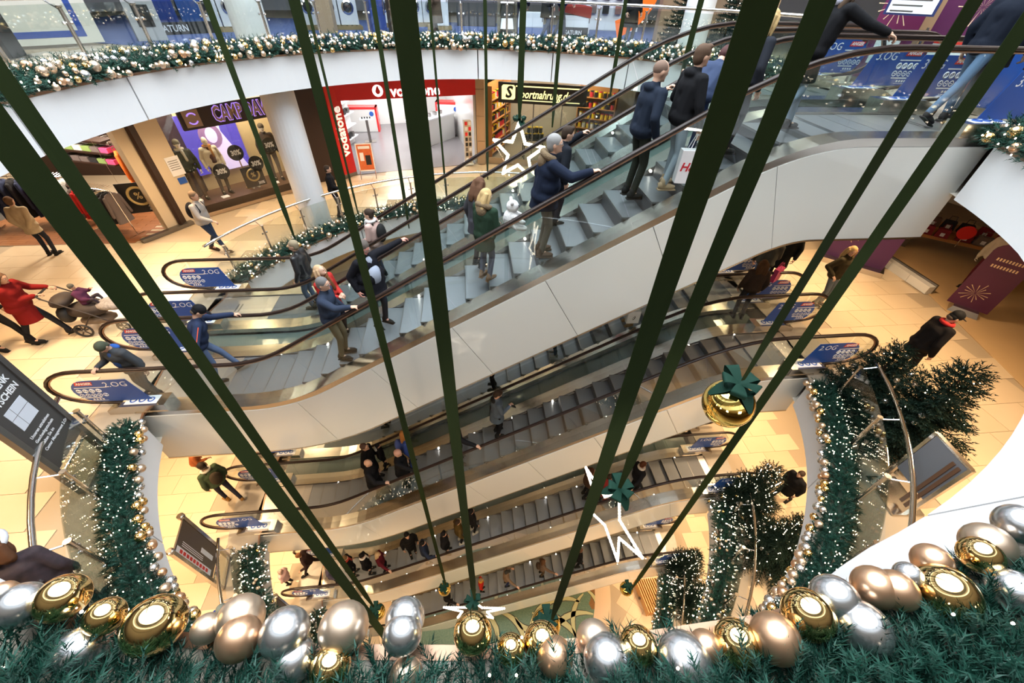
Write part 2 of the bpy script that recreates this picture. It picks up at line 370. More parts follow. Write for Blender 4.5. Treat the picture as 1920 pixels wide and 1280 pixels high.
# glass roof with its round lantern far above the well
roofm = M('roof_panel', (0.35, 0.36, 0.38), 0.7)
struct(annulus(8.6, 24, 9.0, down=True).build('ceiling', roofm)); wallring(10.0, 4.4, 9.0, M('upper_wall', (0.30, 0.27, 0.25), .7), 'wall_upper')
struct(annulus(0, 8.6, 9.1, down=True, n=48).build('skylight', M('daylight_glass', (0.9, 0.95, 1), .5, emit=(0.86, 0.95, 1.0), es=7.0)))

# ================================================================ ESCALATORS
T30 = .57735; XL, XR = -7.41, 8.23; YA, YB, YC, YD = 5.30, 6.70, 7.60, 8.93
FLT = {1: (Z2, Z3, -2.56, 1.40), 2: (Z1, Z2, -7.77, 1.15), 3: (Z0, Z1, -13.2, 1.05), 4: (ZB, Z0, -19.1, 1.05)}
def base(fl, x):
    lo, hi, b, _ = FLT[fl]; w = .8; xa = (lo - b) / T30; xb = (hi - b) / T30
    R = lambda t: 0 if t < -w else (t if t > w else (t + w) ** 2 / (4 * w))
    return lo + T30 * (R(x - xa) - R(x - xb))
def bslope(fl, x): return (base(fl, x + .02) - base(fl, x - .02)) / .04
def off(fl, x, o):
    m = bslope(fl, x); q = math.sqrt(1 + m * m); return (x - o * m / q, base(fl, x) + o / q)
def frange(a, b, st):
    n = max(1, int(round((b - a) / st))); return [a + (b - a) * i / n for i in range(n + 1)]
def sweep(mb, fl, x0, x1, y0, y1, o0, o1, st=.25):
    xs = frange(x0, x1, st); P = [(off(fl, x, o0), off(fl, x, o1)) for x in xs]; vs = []; fs = []
    for a, b in P: vs += [(a[0], y0, a[1]), (a[0], y1, a[1]), (b[0], y1, b[1]), (b[0], y0, b[1])]
    for i in range(len(xs) - 1):
        for k in range(4): fs.append((i * 4 + k, i * 4 + (k + 1) % 4, i * 4 + 4 + (k + 1) % 4, i * 4 + 4 + k))
    fs.append((3, 2, 1, 0)); L = (len(xs) - 1) * 4; fs.append((L, L + 1, L + 2, L + 3)); return mb.add(vs, fs)
EA, EB = .62, .39                                                    # half axes of the rounded newel end
def newel(fl, side, k=1.0, n=12):
    "points of the rounded newel end, from the top edge round to the bottom"
    lo, hi, _, _ = FLT[fl]; z = (lo if side < 0 else hi) + .59; xc = (XL + EA) if side < 0 else (XR - EA)
    return [(xc + side * EA * k * math.sin(PI * i / n), z + (EB - (1 - k) * .5) * math.cos(PI * i / n)) for i in range(n + 1)]
def handrail(fl, y, parent):
    pts = [(p[0], y, p[1]) for p in newel(fl, -1)][::-1]
    for x in frange(XL + EA + .2, XR - EA - .2, .3): p = off(fl, x, .98); pts.append((p[0], y, p[1]))
    pts += [(p[0], y, p[1]) for p in newel(fl, 1)]
    lo, hi = FLT[fl][:2]
    pts = [(XL + EA + .55, y, lo + .14)] + pts + [(XR - EA - .55, y, hi + .14)]
    MB().tube(pts, .026, 8, r2=.042).build('handrail', rubber, parent, True)
    q = [(p[0], y, p[1]) for p in newel(fl, -1, .93)][::-1] + [(off(fl, x, .945)[0], y, off(fl, x, .945)[1]) for x in frange(XL + EA + .2, XR - EA - .2, .3)] + [(p[0], y, p[1]) for p in newel(fl, 1, .93)]
    MB().tube(q, .016, 6).build('handrail_guide', copper, parent, True)
def glazing(fl, y, parent):
    xs = frange(XL + EA + .05, XR - EA - .05, 1.27); t = .006
    for i in range(len(xs) - 1):
        a, b = xs[i] + .006, xs[i + 1] - .006
        bot = [off(fl, x, .03) for x in frange(a, b, .2)]; tp = [off(fl, x, .94) for x in frange(a, b, .2)]
        MB().prism(bot + tp[::-1], 'y', y - t, y + t).build('glass_panel', glassm, parent)
    for sd in (-1, 1):
        p = newel(fl, sd, .92, 14); p = p if sd > 0 else p
        MB().prism(p if sd < 0 else p[::-1], 'y', y - t, y + t).build('glass_panel', glassm, parent)
iconm = M('icon_blue', (0.02, 0.10, 0.45), .5)
TXT = {0: 'EG', 1: '1.OG', 2: '2.OG', 3: '3.OG'}
def level_sign(fl, y, side, parent):
    lo, hi = FLT[fl][:2]; lev = {1: (2, 3), 2: (1, 2), 3: (0, 1), 4: (None, 0)}[fl][0 if side < 0 else 1]
    if lev is None: return
    z = lo if side < 0 else hi; s = side; x0 = (XL + .34) if s < 0 else (XR - .34)
    e = [(x0 - s * (.30 - .30 * math.sin(a)), z + .50 + .27 * math.cos(a)) for a in [PI * i / 10 for i in range(11)]]
    e += [(x0 - s * 1.14, z + .23), (x0 - s * .98, z + .77)]
    mb = MB(); mb.prism(e if s < 0 else e[::-1], 'y', y - .014, y - .009); sg = mb.build('level_sign', blue, parent)
    def X(u): return x0 - s * u if s < 0 else x0 - 1.3 + (1.3 - u) * 1.0
    lx = x0 + .12 if s < 0 else x0 - .42; yy = y - .016
    MB().prism([(lx, z + .66), (lx + .28, z + .66), (lx + .31, z + .74), (lx + .03, z + .74)], 'y', yy, yy - .003).build('red_field', redm, sg)
    R = (PI / 2, 0, 0)
    text('sign_text', 'ANGER', whites, sg, (lx + .155, yy - .004, z + .70), R, .075, .001, .002, .25)
    text('sign_text', TXT[lev], whites, sg, ((x0 + .75) if s < 0 else (x0 - .75), yy, z + .65), R, .17, .001, .0, .12)
    mb = MB()
    for i in range(4): c = lx - .02 + i * .105; mb.tube([(c + .036 * math.cos(a), yy, z + .52 + .036 * math.sin(a)) for a in [2 * PI * q / 12 for q in range(12)]], .011, 4, True); mb.box(c - .008, c + .008, yy - .002, yy, z + .50, z + .54)
    mb.build('icon_row', whites, sg)
    mb = MB()
    for i in range(5): c = lx - .03 + i * .095; mb.tube([(c + .036 * math.cos(a), yy, z + .41 + .036 * math.sin(a)) for a in [2 * PI * q / 12 for q in range(12)]], .006, 4, True); mb.box(c - .012, c + .012, yy - .002, yy, z + .403, z + .417)
    for w, zz in ((.52, .600), (.30, .345)): mb.box(lx - .05, lx - .05 + w, yy - .002, yy, z + zz - .008, z + zz + .008)
    for i in range(4): mb.box(lx + .08 + i * .05, lx + .11 + i * .05, yy - .002, yy, z + .285, z + .315)
    mb.box(lx + .05, lx + .31, yy - .002, yy, z + .262, z + .267); mb.build('icon_row', whites, sg)
stepshared = {}
def step_mesh(w):
    if w not in stepshared:
        mb = MB(); mb.box(0, .402, -w / 2, w / 2, -.03, 0); mb.cur = 1
        mb.prism([(0.004, -.03), (.004, -.24), (.03, -.24), (.03, -.03)], 'y', -w / 2, w / 2)
        mb.cur = 2; mb.box(-.002, .012, -w / 2, w / 2, -.004, .002)
        stepshared[w] = mb.mesh('step', [stepm, riserm, steeld])
    return stepshared[w]
def escalator(fl, ya, yb, label, signs):
    lo, hi, b, dep = FLT[fl]; xa = (lo - b) / T30; xb = (hi - b) / T30
    e = thing('escalator', label, 'escalator', (0, 0, 0), 0, 'escalators between the storeys')
    for y in (ya, yb):
        handrail(fl, y, e); glazing(fl, y, e)
        mb = MB(); sweep(mb, fl, XL + 1.15, XR - 1.15, y - .165, y + .165, -.07, .035); mb.build('skirt_deck', steel, e)
        mb = MB(); yi = y + (.168 if y == ya else -.168); sweep(mb, fl, XL + 1.4, XR - 1.4, min(yi, yi - .01), max(yi, yi + .01), -.30, -.03); mb.build('skirt_panel', steeld, e)
        for x in frange(xa - .6, xb + .6, 1.07):
            p = off(fl, x, -.01); MB().ell((p[0], yi + (.012 if y == ya else -.012), p[1]), .019, 6, 4).build('skirt_light', lampm, e)
        for sd, zz in ((-1, lo), (1, hi)):
            x0 = XL + .72 if sd < 0 else XR - .72; x1 = x0 - sd * 1.0
            mb = MB(); mb.prism([(x0, zz), (x0, zz + .10), (x0 - sd * .25, zz + .20), (x1, zz + .20), (x1, zz)] if sd > 0 else [(x1, zz), (x1, zz + .20), (x0 - sd * .25, zz + .20), (x0, zz + .10), (x0, zz)], 'y', y - .15, y + .15)
            nb = mb.build('inlet_box', steel, e)
            ms = MB(); ms.box(min(x0 - sd * .3, x0 - sd * .85), max(x0 - sd * .3, x0 - sd * .85), y - .10, y + .10, zz + .2, zz + .203); st = ms.build('safety_sticker', whites, nb)
            mi = MB()
            for q in range(3): c = x0 - sd * (.42 + q * .15); mi.tube([(c + .05 * math.cos(a), y + .05 * math.sin(a), zz + .205) for a in [2 * PI * u / 12 for u in range(12)]], .012, 4, True)
            mi.mesh; mi.build('safety_icon', iconm, nb)
    for sd, zz in ((-1, lo), (1, hi)):
        xe = XL + 1.0 if sd < 0 else XR - 1.0; xc = (xa - 1.55) if sd < 0 else (xb + 1.55)
        MB().box(min(xe, xc), max(xe, xc), ya + .18, yb - .18, zz - .05, zz + .004).build('landing_plate', platem, e)
        MB().box(xc - .0 if sd < 0 else xc - .22, xc + .22 if sd < 0 else xc, ya + .18, yb - .18, zz - .05, zz + .008).build('comb_plate', combm, e)
        mk = MB(); mx = (xe + xc) / 2
        for q in (0, .08): mk.box(mx + q, mx + q + .03, ya + .55, ya + .85, zz + .004, zz + .007)
        mk.build('floor_mark', steeld, e)
    w = round(yb - ya - .35, 3); x = xa - 1.4
    while x < xb + 1.4:
        obj('step', step_mesh(w), e, loc=(x, (ya + yb) / 2, base(fl, x + .2) + .0)); x += .4
    # truss under the steps, clad in enamel panels
    mb = MB(); sweep(mb, fl, -6.35, 7.0, ya - .13, yb + .13, -dep + .02, -.34); mb.build('truss_box', whiteg, e)
    xs = frange(-6.42, 7.06, 1.5)
    for yy in ((ya - .175, ya - .135), (yb + .135, yb + .175)):
        if yy[0] > 6 and ya < 6: continue
        if yy[0] < 8 and ya > 7: continue
        for i in range(len(xs) - 1):
            a, bb = xs[i] + .004, xs[i + 1] - .004
            tp = [off(fl, q, -.075) for q in frange(a, bb, .15)]; bt = [off(fl, q, -dep) for q in frange(a, bb, .15)]
            MB().prism(bt + tp[::-1], 'y', *yy).build('cladding_panel', panelm, e)
        mb = MB(); sweep(mb, fl, -6.42, 7.06, yy[0] - .006, yy[1], -dep - .03, -dep); mb.build('cladding_edge', steel, e)
    for y in ((ya, yb) if signs > 1 else (ya,)):
        for sd in (-1, 1): level_sign(fl, y, sd, e)
    return e
nm = {1: ('second', 'third'), 2: ('first', 'second'), 3: ('ground', 'first'), 4: ('basement', 'ground')}
for fl in (1, 2, 3, 4):
    e = escalator(fl, YA, YB, 'nearer escalator of the pair rising from the %s to the %s floor' % nm[fl], 2)
    mb = MB(); sweep(mb, fl, XL + 1.3, XR - 1.3, YB + .166, YC - .166, -.16, -.13); mb.build('gap_cover', trough, e)
    escalator(fl, YC, YD, 'farther escalator of the pair rising from the %s to the %s floor' % nm[fl], 2 if fl < 3 else 1)

# ================================================================ RAILINGS along the well
def railing(z, a0, a1, label, posts, rr=RH + .26):
    t = thing('glass_railing', label, 'railing', (CX, CY, z), 0)
    def P(r, a): return (r * math.cos(math.radians(a)), r * math.sin(math.radians(a)))
    n = max(8, int((a1 - a0) / 3))
    MB().tube([(*P(rr + .24, a0 + (a1 - a0) * i / n), 1.05) for i in range(n + 1)], .034, 10).build('handrail', chrome, t, True)
    for i in range(posts):
        a = a0 + (a1 - a0) * (i + .25) / (posts - .5); x, y = P(rr, a); p = MB()
        p.lathe([(.03, 0), (.03, .93), (.045, .94), (.045, .96)], (x, y, 0), 10); p.lathe([(.06, 0), (.06, .015)], (x, y, 0), 10)
        x2, y2 = P(rr + .24, a); po = p.build('post', steel, t, False)
        MB().tube([(x, y, .90), ((x + x2) / 2, (y + y2) / 2, .96), (x2, y2, 1.03)], .012, 6).build('bracket', chrome, po)
        q = MB()
        for zz in (.28, .74):
            for da in (-.5, .5): xx, yy = P(rr + .005, a + da); q.ell((xx, yy, zz), .028, 6, 4)
        q.build('glass_clamp', chrome, po, kind='stuff')
    for i in range(posts - 1):
        b0 = a0 + (a1 - a0) * (i + .25) / (posts - .5) + .35; b1 = a0 + (a1 - a0) * (i + 1.25) / (posts - .5) - .35
        mb = ringbox(rr - .006, rr + .006, .1, .98, b0, b1, 4); mb.v = [(v[0] - CX, v[1] - CY, v[2]) for v in mb.v]; mb.build('glass_panel', glassr, t)
    return t
railing(Z3, 20, 197, 'stainless railing with glass panes along the far edge of the third floor', 18)
railing(Z2, 199, 262, 'stainless railing with glass panes on the second floor beside the gift voucher board', 7)
railing(Z2, 277, 341, 'stainless railing with glass panes on the second floor before the tall tree pair', 7)
railing(Z2, 19, 161, 'stainless railing with glass panes on the second floor in front of the shops', 15)
railing(Z1, 199, 262, 'stainless railing with glass panes by the board on the first floor', 7)
railing(Z1, 277, 341, 'stainless railing with glass panes by the trees on the first floor', 7)
railing(Z0, 199, 262, 'short stretch of glass railing by the board on the ground floor', 7)
railing(Z0, 277, 341, 'stainless railing with glass panes by the trees on the ground floor', 7)
# ================================================================ GARLANDS, BAUBLES, TREES, RIBBONS
rnd = random.Random(11)
def sprig(mb, p, d, L, nn, nl, nw, r):
    d = d.normalized(); a = d.orthogonal().normalized(); b = d.cross(a); vs = []; fs = []
    for i in range(nn):
        t = (i + .5) / nn; q = i * 2.4 + r.random(); o = p + d * (L * t)
        dr = (a * math.cos(q) + b * math.sin(q)) * .8 + d * .75; dr.normalize()
        w = d.cross(dr).normalized() * nw; k = len(vs); l = nl * (1.05 - .35 * t)
        vs += [o - w, o + w, o + dr * l]; fs.append((k, k + 1, k + 2))
    mb.add(vs, fs)
def garland(z, a0, a1, label, per_m, L, nn, nl, nw, lights, lr, rad=.20, group=None, RG=RH + .10, zc=.10, ql=-.5, qh=PI + .7):
    t = thing('fir_garland', label, 'garland', (0, 0, 0), 0, group)
    n = int(a1 - a0) // 3 + 2
    MB().tube([(*ringpt(RG, a0 + (a1 - a0) * i / n), z + zc) for i in range(n + 1)], rad * .5, 8).build('core', corem, t)
    arc = math.radians(a1 - a0) * RG; mb = MB(); r = random.Random(int(a0 * 7 + z * 31))
    for i in range(int(arc * per_m)):
        a = a0 + (a1 - a0) * r.random(); q = r.uniform(ql, qh); rr = rad * r.uniform(.35, .85)
        ca, sa = math.cos(math.radians(a)), math.sin(math.radians(a)); rad_v = Vector((ca, sa, 0)); tan = Vector((-sa, ca, 0))
        out = rad_v * -math.cos(q) * 1.35 + Vector((0, 0, math.sin(q)))
        p = Vector((*ringpt(RG, a), z + zc)) + out * rr
        sprig(mb, p, out * .8 + tan * r.uniform(-1, 1) + Vector((0, 0, .1)), L * r.uniform(.7, 1.2), nn, nl, nw, r)
    mb.build('needles', needle, t, kind='stuff')
    mb = MB()
    for i in range(lights):
        a = a0 + (a1 - a0) * r.random(); q = r.uniform(max(ql, -.3), qh - .1); rad_v = Vector((math.cos(math.radians(a)), math.sin(math.radians(a)), 0))
        p = Vector((*ringpt(RG, a), z + zc)) + (rad_v * -math.cos(q) * 1.35 + Vector((0, 0, math.sin(q)))) * rad * r.uniform(.95, 1.25)
        mb.ell(p, (lr, lr, lr * 1.3), 5, 3)
    mb.build('fairy_lights', fairy, t, kind='stuff'); return t
garland(Z3, 246, 296, 'broad fir garland close below the camera with large baubles on it', 900, .10, 30, .042, .0026, 120, .0042, .20, None, RH + .25, -.03, .0, PI + .1)
garland(Z3, 16.5, 196, 'long fir garland full of baubles along the far parapet of the third floor', 210, .17, 16, .065, .007, 620, .013)
garland(Z3, -64, -16.5, 'end of the third-floor fir garland beside the top of the escalators', 240, .17, 16, .06, .006, 180, .009)
garland(Z2, 199, 247, 'fir garland on the second-floor edge beside the gift voucher board', 400, .11, 20, .055, .0048, 330, .0075, .16)
garland(Z2, 290, 341, 'fir garland on the second-floor edge beside the tall tree pair', 400, .11, 20, .055, .0048, 360, .0075, .16)
garland(Z2, 19, 161, 'fir garland on the far second-floor edge behind the escalators', 200, .17, 16, .065, .007, 420, .011)
garland(Z1, 199, 245, 'fir garland on the first-floor edge beside the information board', 220, .17, 14, .065, .009, 260, .013)
garland(Z1, 293, 341, 'fir garland on the first-floor edge beside the two trees', 220, .17, 14, .065, .009, 280, .013)
garland(Z0, 199, 240, 'fir garland on the ground-floor edge seen deep between the baubles', 170, .18, 12, .07, .012, 170, .016)
garland(Z0, 298, 341, 'fir garland on the ground-floor edge beside the two trees', 170, .18, 12, .07, .012, 180, .016)
# baubles
def ball_mesh(name, m, n=24): return MB().ell((0, 0, 0), 1.0, n, n // 2 + 2).mesh(name, m, True)
BM = {'G': ball_mesh('bauble', gold), 'S': ball_mesh('bauble', silver), 'H': ball_mesh('bauble', champ), 'C': ball_mesh('bauble', coppb)}
BS = {k: ball_mesh('bauble', m, 12) for k, m in (('G', gold), ('S', silver), ('H', champ), ('C', coppb))}
KN = {'G': 'mirror-gold', 'S': 'satin silver', 'H': 'pale champagne', 'C': 'copper-coloured'}
near = [(-1.161,.419,.30,.0274,'C'),(-1.103,.389,.30,.049,'S'),(-1.017,.397,.30,.0522,'G'),(-.894,.348,.30,.0399,'G'),(-.94,.295,.26,.0499,'S'),(-.771,.32,.30,.0622,'G'),(-.596,.325,.27,.0524,'H'),(-.569,.276,.30,.0471,'C'),(-.47,.278,.30,.0536,'S'),(-.451,.233,.26,.0474,'S'),(-.667,.31,.27,.0331,'H'),(-.347,.283,.27,.0569,'H'),(-.364,.212,.26,.0446,'G'),(-.201,.251,.30,.0443,'S'),(-.201,.285,.285,.0463,'S'),(-.197,.186,.23,.0382,'H'),(-.04,.238,.30,.0445,'G'),(.047,.206,.26,.0341,'G'),(.124,.217,.245,.0443,'G'),(.147,.182,.27,.0422,'C'),(.255,.215,.225,.0432,'H'),(.268,.167,.26,.0542,'S'),(.35,.186,.26,.0431,'G'),(.446,.147,.26,.0627,'S'),(.509,.169,.26,.037,'C'),(.589,.168,.26,.0534,'G'),(.664,.164,.30,.0545,'C'),(.773,.201,.30,.0579,'G'),(.862,.227,.30,.0544,'S'),(.886,.164,.30,.0594,'S'),(.988,.243,.295,.0502,'C'),(1.024,.228,.31,.0473,'C'),(1.155,.212,.30,.0684,'G'),(1.095,.259,.30,.0325,'S'),(1.188,.285,.30,.0444,'C'),(1.42,.319,.27,.0589,'H'),(1.336,.287,.30,.0478,'G'),(1.534,.352,.30,.0567,'S'),(1.339,.20,.30,.0529,'S')]
ORD = 'first second third fourth fifth sixth seventh eighth ninth tenth eleventh twelfth thirteenth fourteenth fifteenth'.split()
cnt = {}
for x, y, z, r, k in sorted(near):
    i = cnt.get(k, 0); cnt[k] = i + 1
    g = (CZ - z + .2) / (CZ - z); x, y, z, r = x * g, y * g, z - .2, r * g
    o = obj('bauble', BM[k], None, loc=(x, y, z)); o.scale = (r, r, r)
    tag(o, 'large %s bauble on the near garland, %s %s one counted from the left' % (KN[k], ORD[i], KN[k]), 'bauble', 'large baubles on the near garland')
def scatter(z, a0, a1, n, rmin, rmax, where, grp, seed, qlo=-.35, qhi=2.2, rad=.21, stuff_n=0):
    r = random.Random(seed); pts = []; tries = 0
    while len(pts) < n + stuff_n and tries < 9000:
        tries += 1
        a = a0 + (a1 - a0) * r.random(); q = r.uniform(qlo, qhi); s = r.uniform(rmin, rmax) * (1 if len(pts) < n else .7); v = Vector((math.cos(math.radians(a)), math.sin(math.radians(a)), 0))
        p = Vector((*ringpt(RH + .10, a), z + .10)) + (v * -math.cos(q) * 1.3 + Vector((0, 0, math.sin(q)))) * rad
        if all((p - c).length > (s + d) * .85 for c, d in pts): pts.append((p, s))
        else: continue
        k = r.choice('GSSHHHC' if len(pts) % 3 else 'SGH')
        if len(pts) <= n:
            o = obj('bauble', BS[k], None, loc=p); o.scale = (s, s, s)
            tag(o, 'small %s bauble in %s' % (KN[k], where), 'bauble', '%s baubles %s' % (KN[k], grp))
        else: extra.append((p, s, k))
extra = []
scatter(Z3, 36, 176, 96, .055, .085, 'the long garland on the far third-floor parapet', 'on the far third-floor parapet', 1, stuff_n=250)
scatter(Z3, -36, -18, 22, .05, .075, 'the garland end beside the top of the escalators', 'at the escalator top', 2)
scatter(Z2, 199, 246, 44, .05, .075, 'the second-floor garland beside the gift voucher board', 'beside the gift voucher board', 3, -.7, .7)
scatter(Z2, 290, 341, 66, .05, .072, 'the second-floor garland beside the tall tree pair', 'beside the tall tree pair', 4, -.7, .6)
scatter(Z2, 84, 160, 20, .055, .085, 'the second-floor garland behind the escalators', 'behind the escalators', 5, stuff_n=60)
scatter(Z1, 199, 245, 0, .045, .07, '', '', 6, stuff_n=45); scatter(Z1, 295, 341, 0, .045, .07, '', '', 7, stuff_n=55)
scatter(Z0, 199, 240, 0, .05, .07, '', '', 8, stuff_n=30); scatter(Z0, 300, 341, 0, .05, .07, '', '', 9, stuff_n=35)
mb = MB(); KI = {'G': 0, 'S': 1, 'H': 2, 'C': 3}
for p, s, k in extra: mb.cur = KI[k]; mb.ell(p, s, 10, 7)
tag(mb.build('small_baubles', [gold, silver, champ, coppb], None, True, 'stuff'), 'countless small gold and silver baubles filling the farther garlands', 'baubles')
# fir trees with baubles
def tree(x, y, z, h, rr, label, nb, lights, seed, grp=None, single=True):
    t = thing('fir_tree', label, 'tree', (x, y, z), 0, grp); r = random.Random(seed)
    MB().tube([(0, 0, 0), (0, 0, h * .96)], [.05, .012], 7).build('trunk', bark, t)
    s = MB(); s.lathe([(.26, 0), (.26, .05), (.07, .06), (.06, .25)], n=12); s.build('stand', steeld, t)
    mb = MB(); tips = []
    lv = int(h / .105)
    for i in range(lv):
        u = .08 + .92 * i / lv; zz = h * u; R = rr * (1.05 - u) ** .8 * r.uniform(.85, 1.1); nbr = max(4, int(11 * (1.1 - u)))
        for k in range(nbr):
            q = 2 * PI * (k + r.random() * .6) / nbr + i * 1.1; d = Vector((math.cos(q), math.sin(q), -.12 + .5 * u)); L = R * r.uniform(.75, 1.12)
            tips.append((Vector((0, 0, zz)) + d * L, u)); m = max(2, int(L / .085))
            for j in range(m):
                f = (j + .6) / m; p = Vector((0, 0, zz)) + d * (L * f)
                for sg in (-1, 1, 0):
                    dd = d + Vector((-d.y, d.x, 0)) * sg * .9 + Vector((0, 0, r.uniform(-.1, .35)))
                    sprig(mb, p, dd, .17, 12, .075, .011, r)
    sprig(mb, Vector((0, 0, h * .95)), Vector((0, 0, 1)), .18, 12, .05, .005, r)
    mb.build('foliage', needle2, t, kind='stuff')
    fm = MB()
    for i in range(lights):
        p, u = r.choice(tips); fm.ell(p * r.uniform(.85, 1.0) + Vector((0, 0, p.z * 0 + .03)), .009 if z > Z1 - .1 and z > -6 else .012, 5, 3)
    if lights: fm.build('fairy_lights', fairy, t, kind='stuff')
    bm = MB(); KI = {'G': 0, 'S': 1, 'H': 2, 'C': 3}
    for i in range(nb):
        p, u = r.choice(tips); p = p + Vector((0, 0, -.03)); k = r.choice('SSHG'); s = r.uniform(.038, .05)
        if single:
            o = obj('bauble', BS[k], None, loc=Vector((x, y, z)) + p); o.scale = (s, s, s)
            tag(o, 'small %s bauble hanging on the %s' % (KN[k], label.split(' with')[0]), 'bauble', '%s baubles on the %s' % (KN[k], label.split(' with')[0]))
        else: bm.cur = KI[k]; bm.ell(p, s, 9, 6)
    if not single: bm.build('small_baubles', [gold, silver, champ, coppb], t, True, 'stuff')
    return t
tree(7.35, 3.45, Z2, 1.95, .86, 'taller fir tree by the second-floor railing with silver baubles', 20, 30, 21)
tree(7.5, 4.45, Z2, 1.42, .66, 'shorter fir tree by the second-floor railing with silver baubles', 13, 30, 22)
tree(7.55, 4.75, Z1, 2.2, .80, 'fir tree with lights on the first floor by the escalator end', 34, 260, 23, single=False)
tree(7.45, 3.35, Z1, 2.2, .90, 'fir tree with lights on the first floor nearer the lower frame edge', 34, 300, 24, single=False)
tree(7.6, 4.85, Z0, 2.0, .70, 'fir tree with dense lights on the ground floor by the escalator end', 20, 260, 25, single=False)
tree(7.4, 3.7, Z0, 2.0, .75, 'fir tree with dense lights on the ground floor farther from the escalator', 20, 260, 26, single=False)
# hanging ribbons, balls and stars
def polar(rho, az): a = math.radians(az); return (rho * math.sin(a), rho * math.cos(a))
def strap(rho, az, zend, w, app, label, twist=0.0):
    x, y = polar(rho, az); a = math.radians(-az); t0 = math.acos(min(1, app / w)); mb = MB(); vs = []; fs = []
    zs = [zend + (12.0 - zend) * i / 24 for i in range(25)]
    for i, z in enumerate(zs):
        q = a + t0 + twist * math.sin(i * .55) ; ww = w / 2 * (min(1.0, .35 + (z - zend) / .5))
        for sd in (-1, 1):
            for d in (-.002, .002): vs.append((sd * ww * math.cos(q) - d * math.sin(q), sd * ww * math.sin(q) + d * math.cos(q), z))
    for i in range(24):
        b = i * 4
        for f in ((0, 2, 6, 4), (3, 1, 5, 7), (1, 0, 4, 5), (2, 3, 7, 6)): fs.append(tuple(b + k for k in f))
    mb.add(vs, fs); o = mb.build('ribbon_strap', ribbon); o.location = (x, y, 0)
    return tag(o, label, 'ribbon')
def bow(parent, s, m=bowm, z=0.0):
    mb = MB()
    for k in range(5):
        q = 2 * PI * k / 5 + .3; L = s * (1.0 if k % 2 else .8); vs = []; fs = []; N = 9
        for i in range(N):
            u = i / (N - 1); rr = L * math.sin(PI * u) * 1.0; zz = z + s * .75 * (math.sin(PI * u * .5) ** 2) * (1 if u < .5 else 1) * (1 - abs(2 * u - 1)) + s * .35 * (u - .2)
            w = s * (.12 + .22 * math.sin(PI * u))
            cx, cy = rr * math.cos(q), rr * math.sin(q); vs += [(cx - w * math.sin(q), cy + w * math.cos(q), zz), (cx + w * math.sin(q), cy - w * math.cos(q), zz + .01 * s)]
        for i in range(N - 1): fs.append((2 * i, 2 * i + 1, 2 * i + 3, 2 * i + 2))
        mb.add(vs, fs)
    b = mb.build('bow', m, parent, True)
    for k in range(3):
        q = 2.1 * k + .8; vs = []; fs = []; N = 8
        for i in range(N):
            u = i / (N - 1); rr = s * (.15 + .95 * u); zz = z + s * (.12 - .75 * u * u); w = s * (.10 + .24 * math.sin(PI * min(1, u * .9 + .1)))
            cx, cy = rr * math.cos(q), rr * math.sin(q); vs += [(cx - w * math.sin(q), cy + w * math.cos(q), zz), (cx + w * math.sin(q), cy - w * math.cos(q), zz)]
        for i in range(N - 1): fs.append((2 * i, 2 * i + 1, 2 * i + 3, 2 * i + 2))
        MB().add(vs, fs).build('bow_tail', m, parent, True)
    MB().ell((0, 0, z + s * .1), (s * .2, s * .2, s * .22), 8, 6).build('bow_knot', m, parent, True)
def hangball(rho, az, z, dia, label):
    x, y = polar(rho, az); t = thing('hanging_bauble', label, 'bauble', (x, y, z)); r = dia / 2
    MB().ell((0, 0, 0), r, 40, 24).build('ball', goldb, t, True)
    MB().lathe([(r * .2, r * .93), (r * .2, r * 1.06), (r * .06, r * 1.12)], n=14).build('cap', gold, t)
    bow(t, r * .86, z=r * .98); return t
def star(rho, az, z, R, th, label, rr=.014):
    x, y = polar(rho, az); t = thing('light_star', label, 'star', (x, y, z)); P = []
    c, s = math.cos(math.radians(th)), math.sin(math.radians(th))
    for k in range(10):
        q = PI * k / 5; r = R if k % 2 == 0 else R * .42; P.append((r * math.sin(q) * c, r * math.sin(q) * s, r * math.cos(q)))
    for k in range(10):
        a, b = Vector(P[k]), Vector(P[(k + 1) % 10]); MB().tube([a, b], rr, 6).build('light_tube', starm, t)
    mb = MB()
    for k in range(10):
        a, b = Vector(P[k]), Vector(P[(k + 1) % 10])
        for i in range(9): mb.ell(a.lerp(b, i / 9), rr * 1.25, 5, 3)
    mb.build('bulbs', fairy, t, kind='stuff')
    bow(t, R * .28, z=R * 1.02); return t
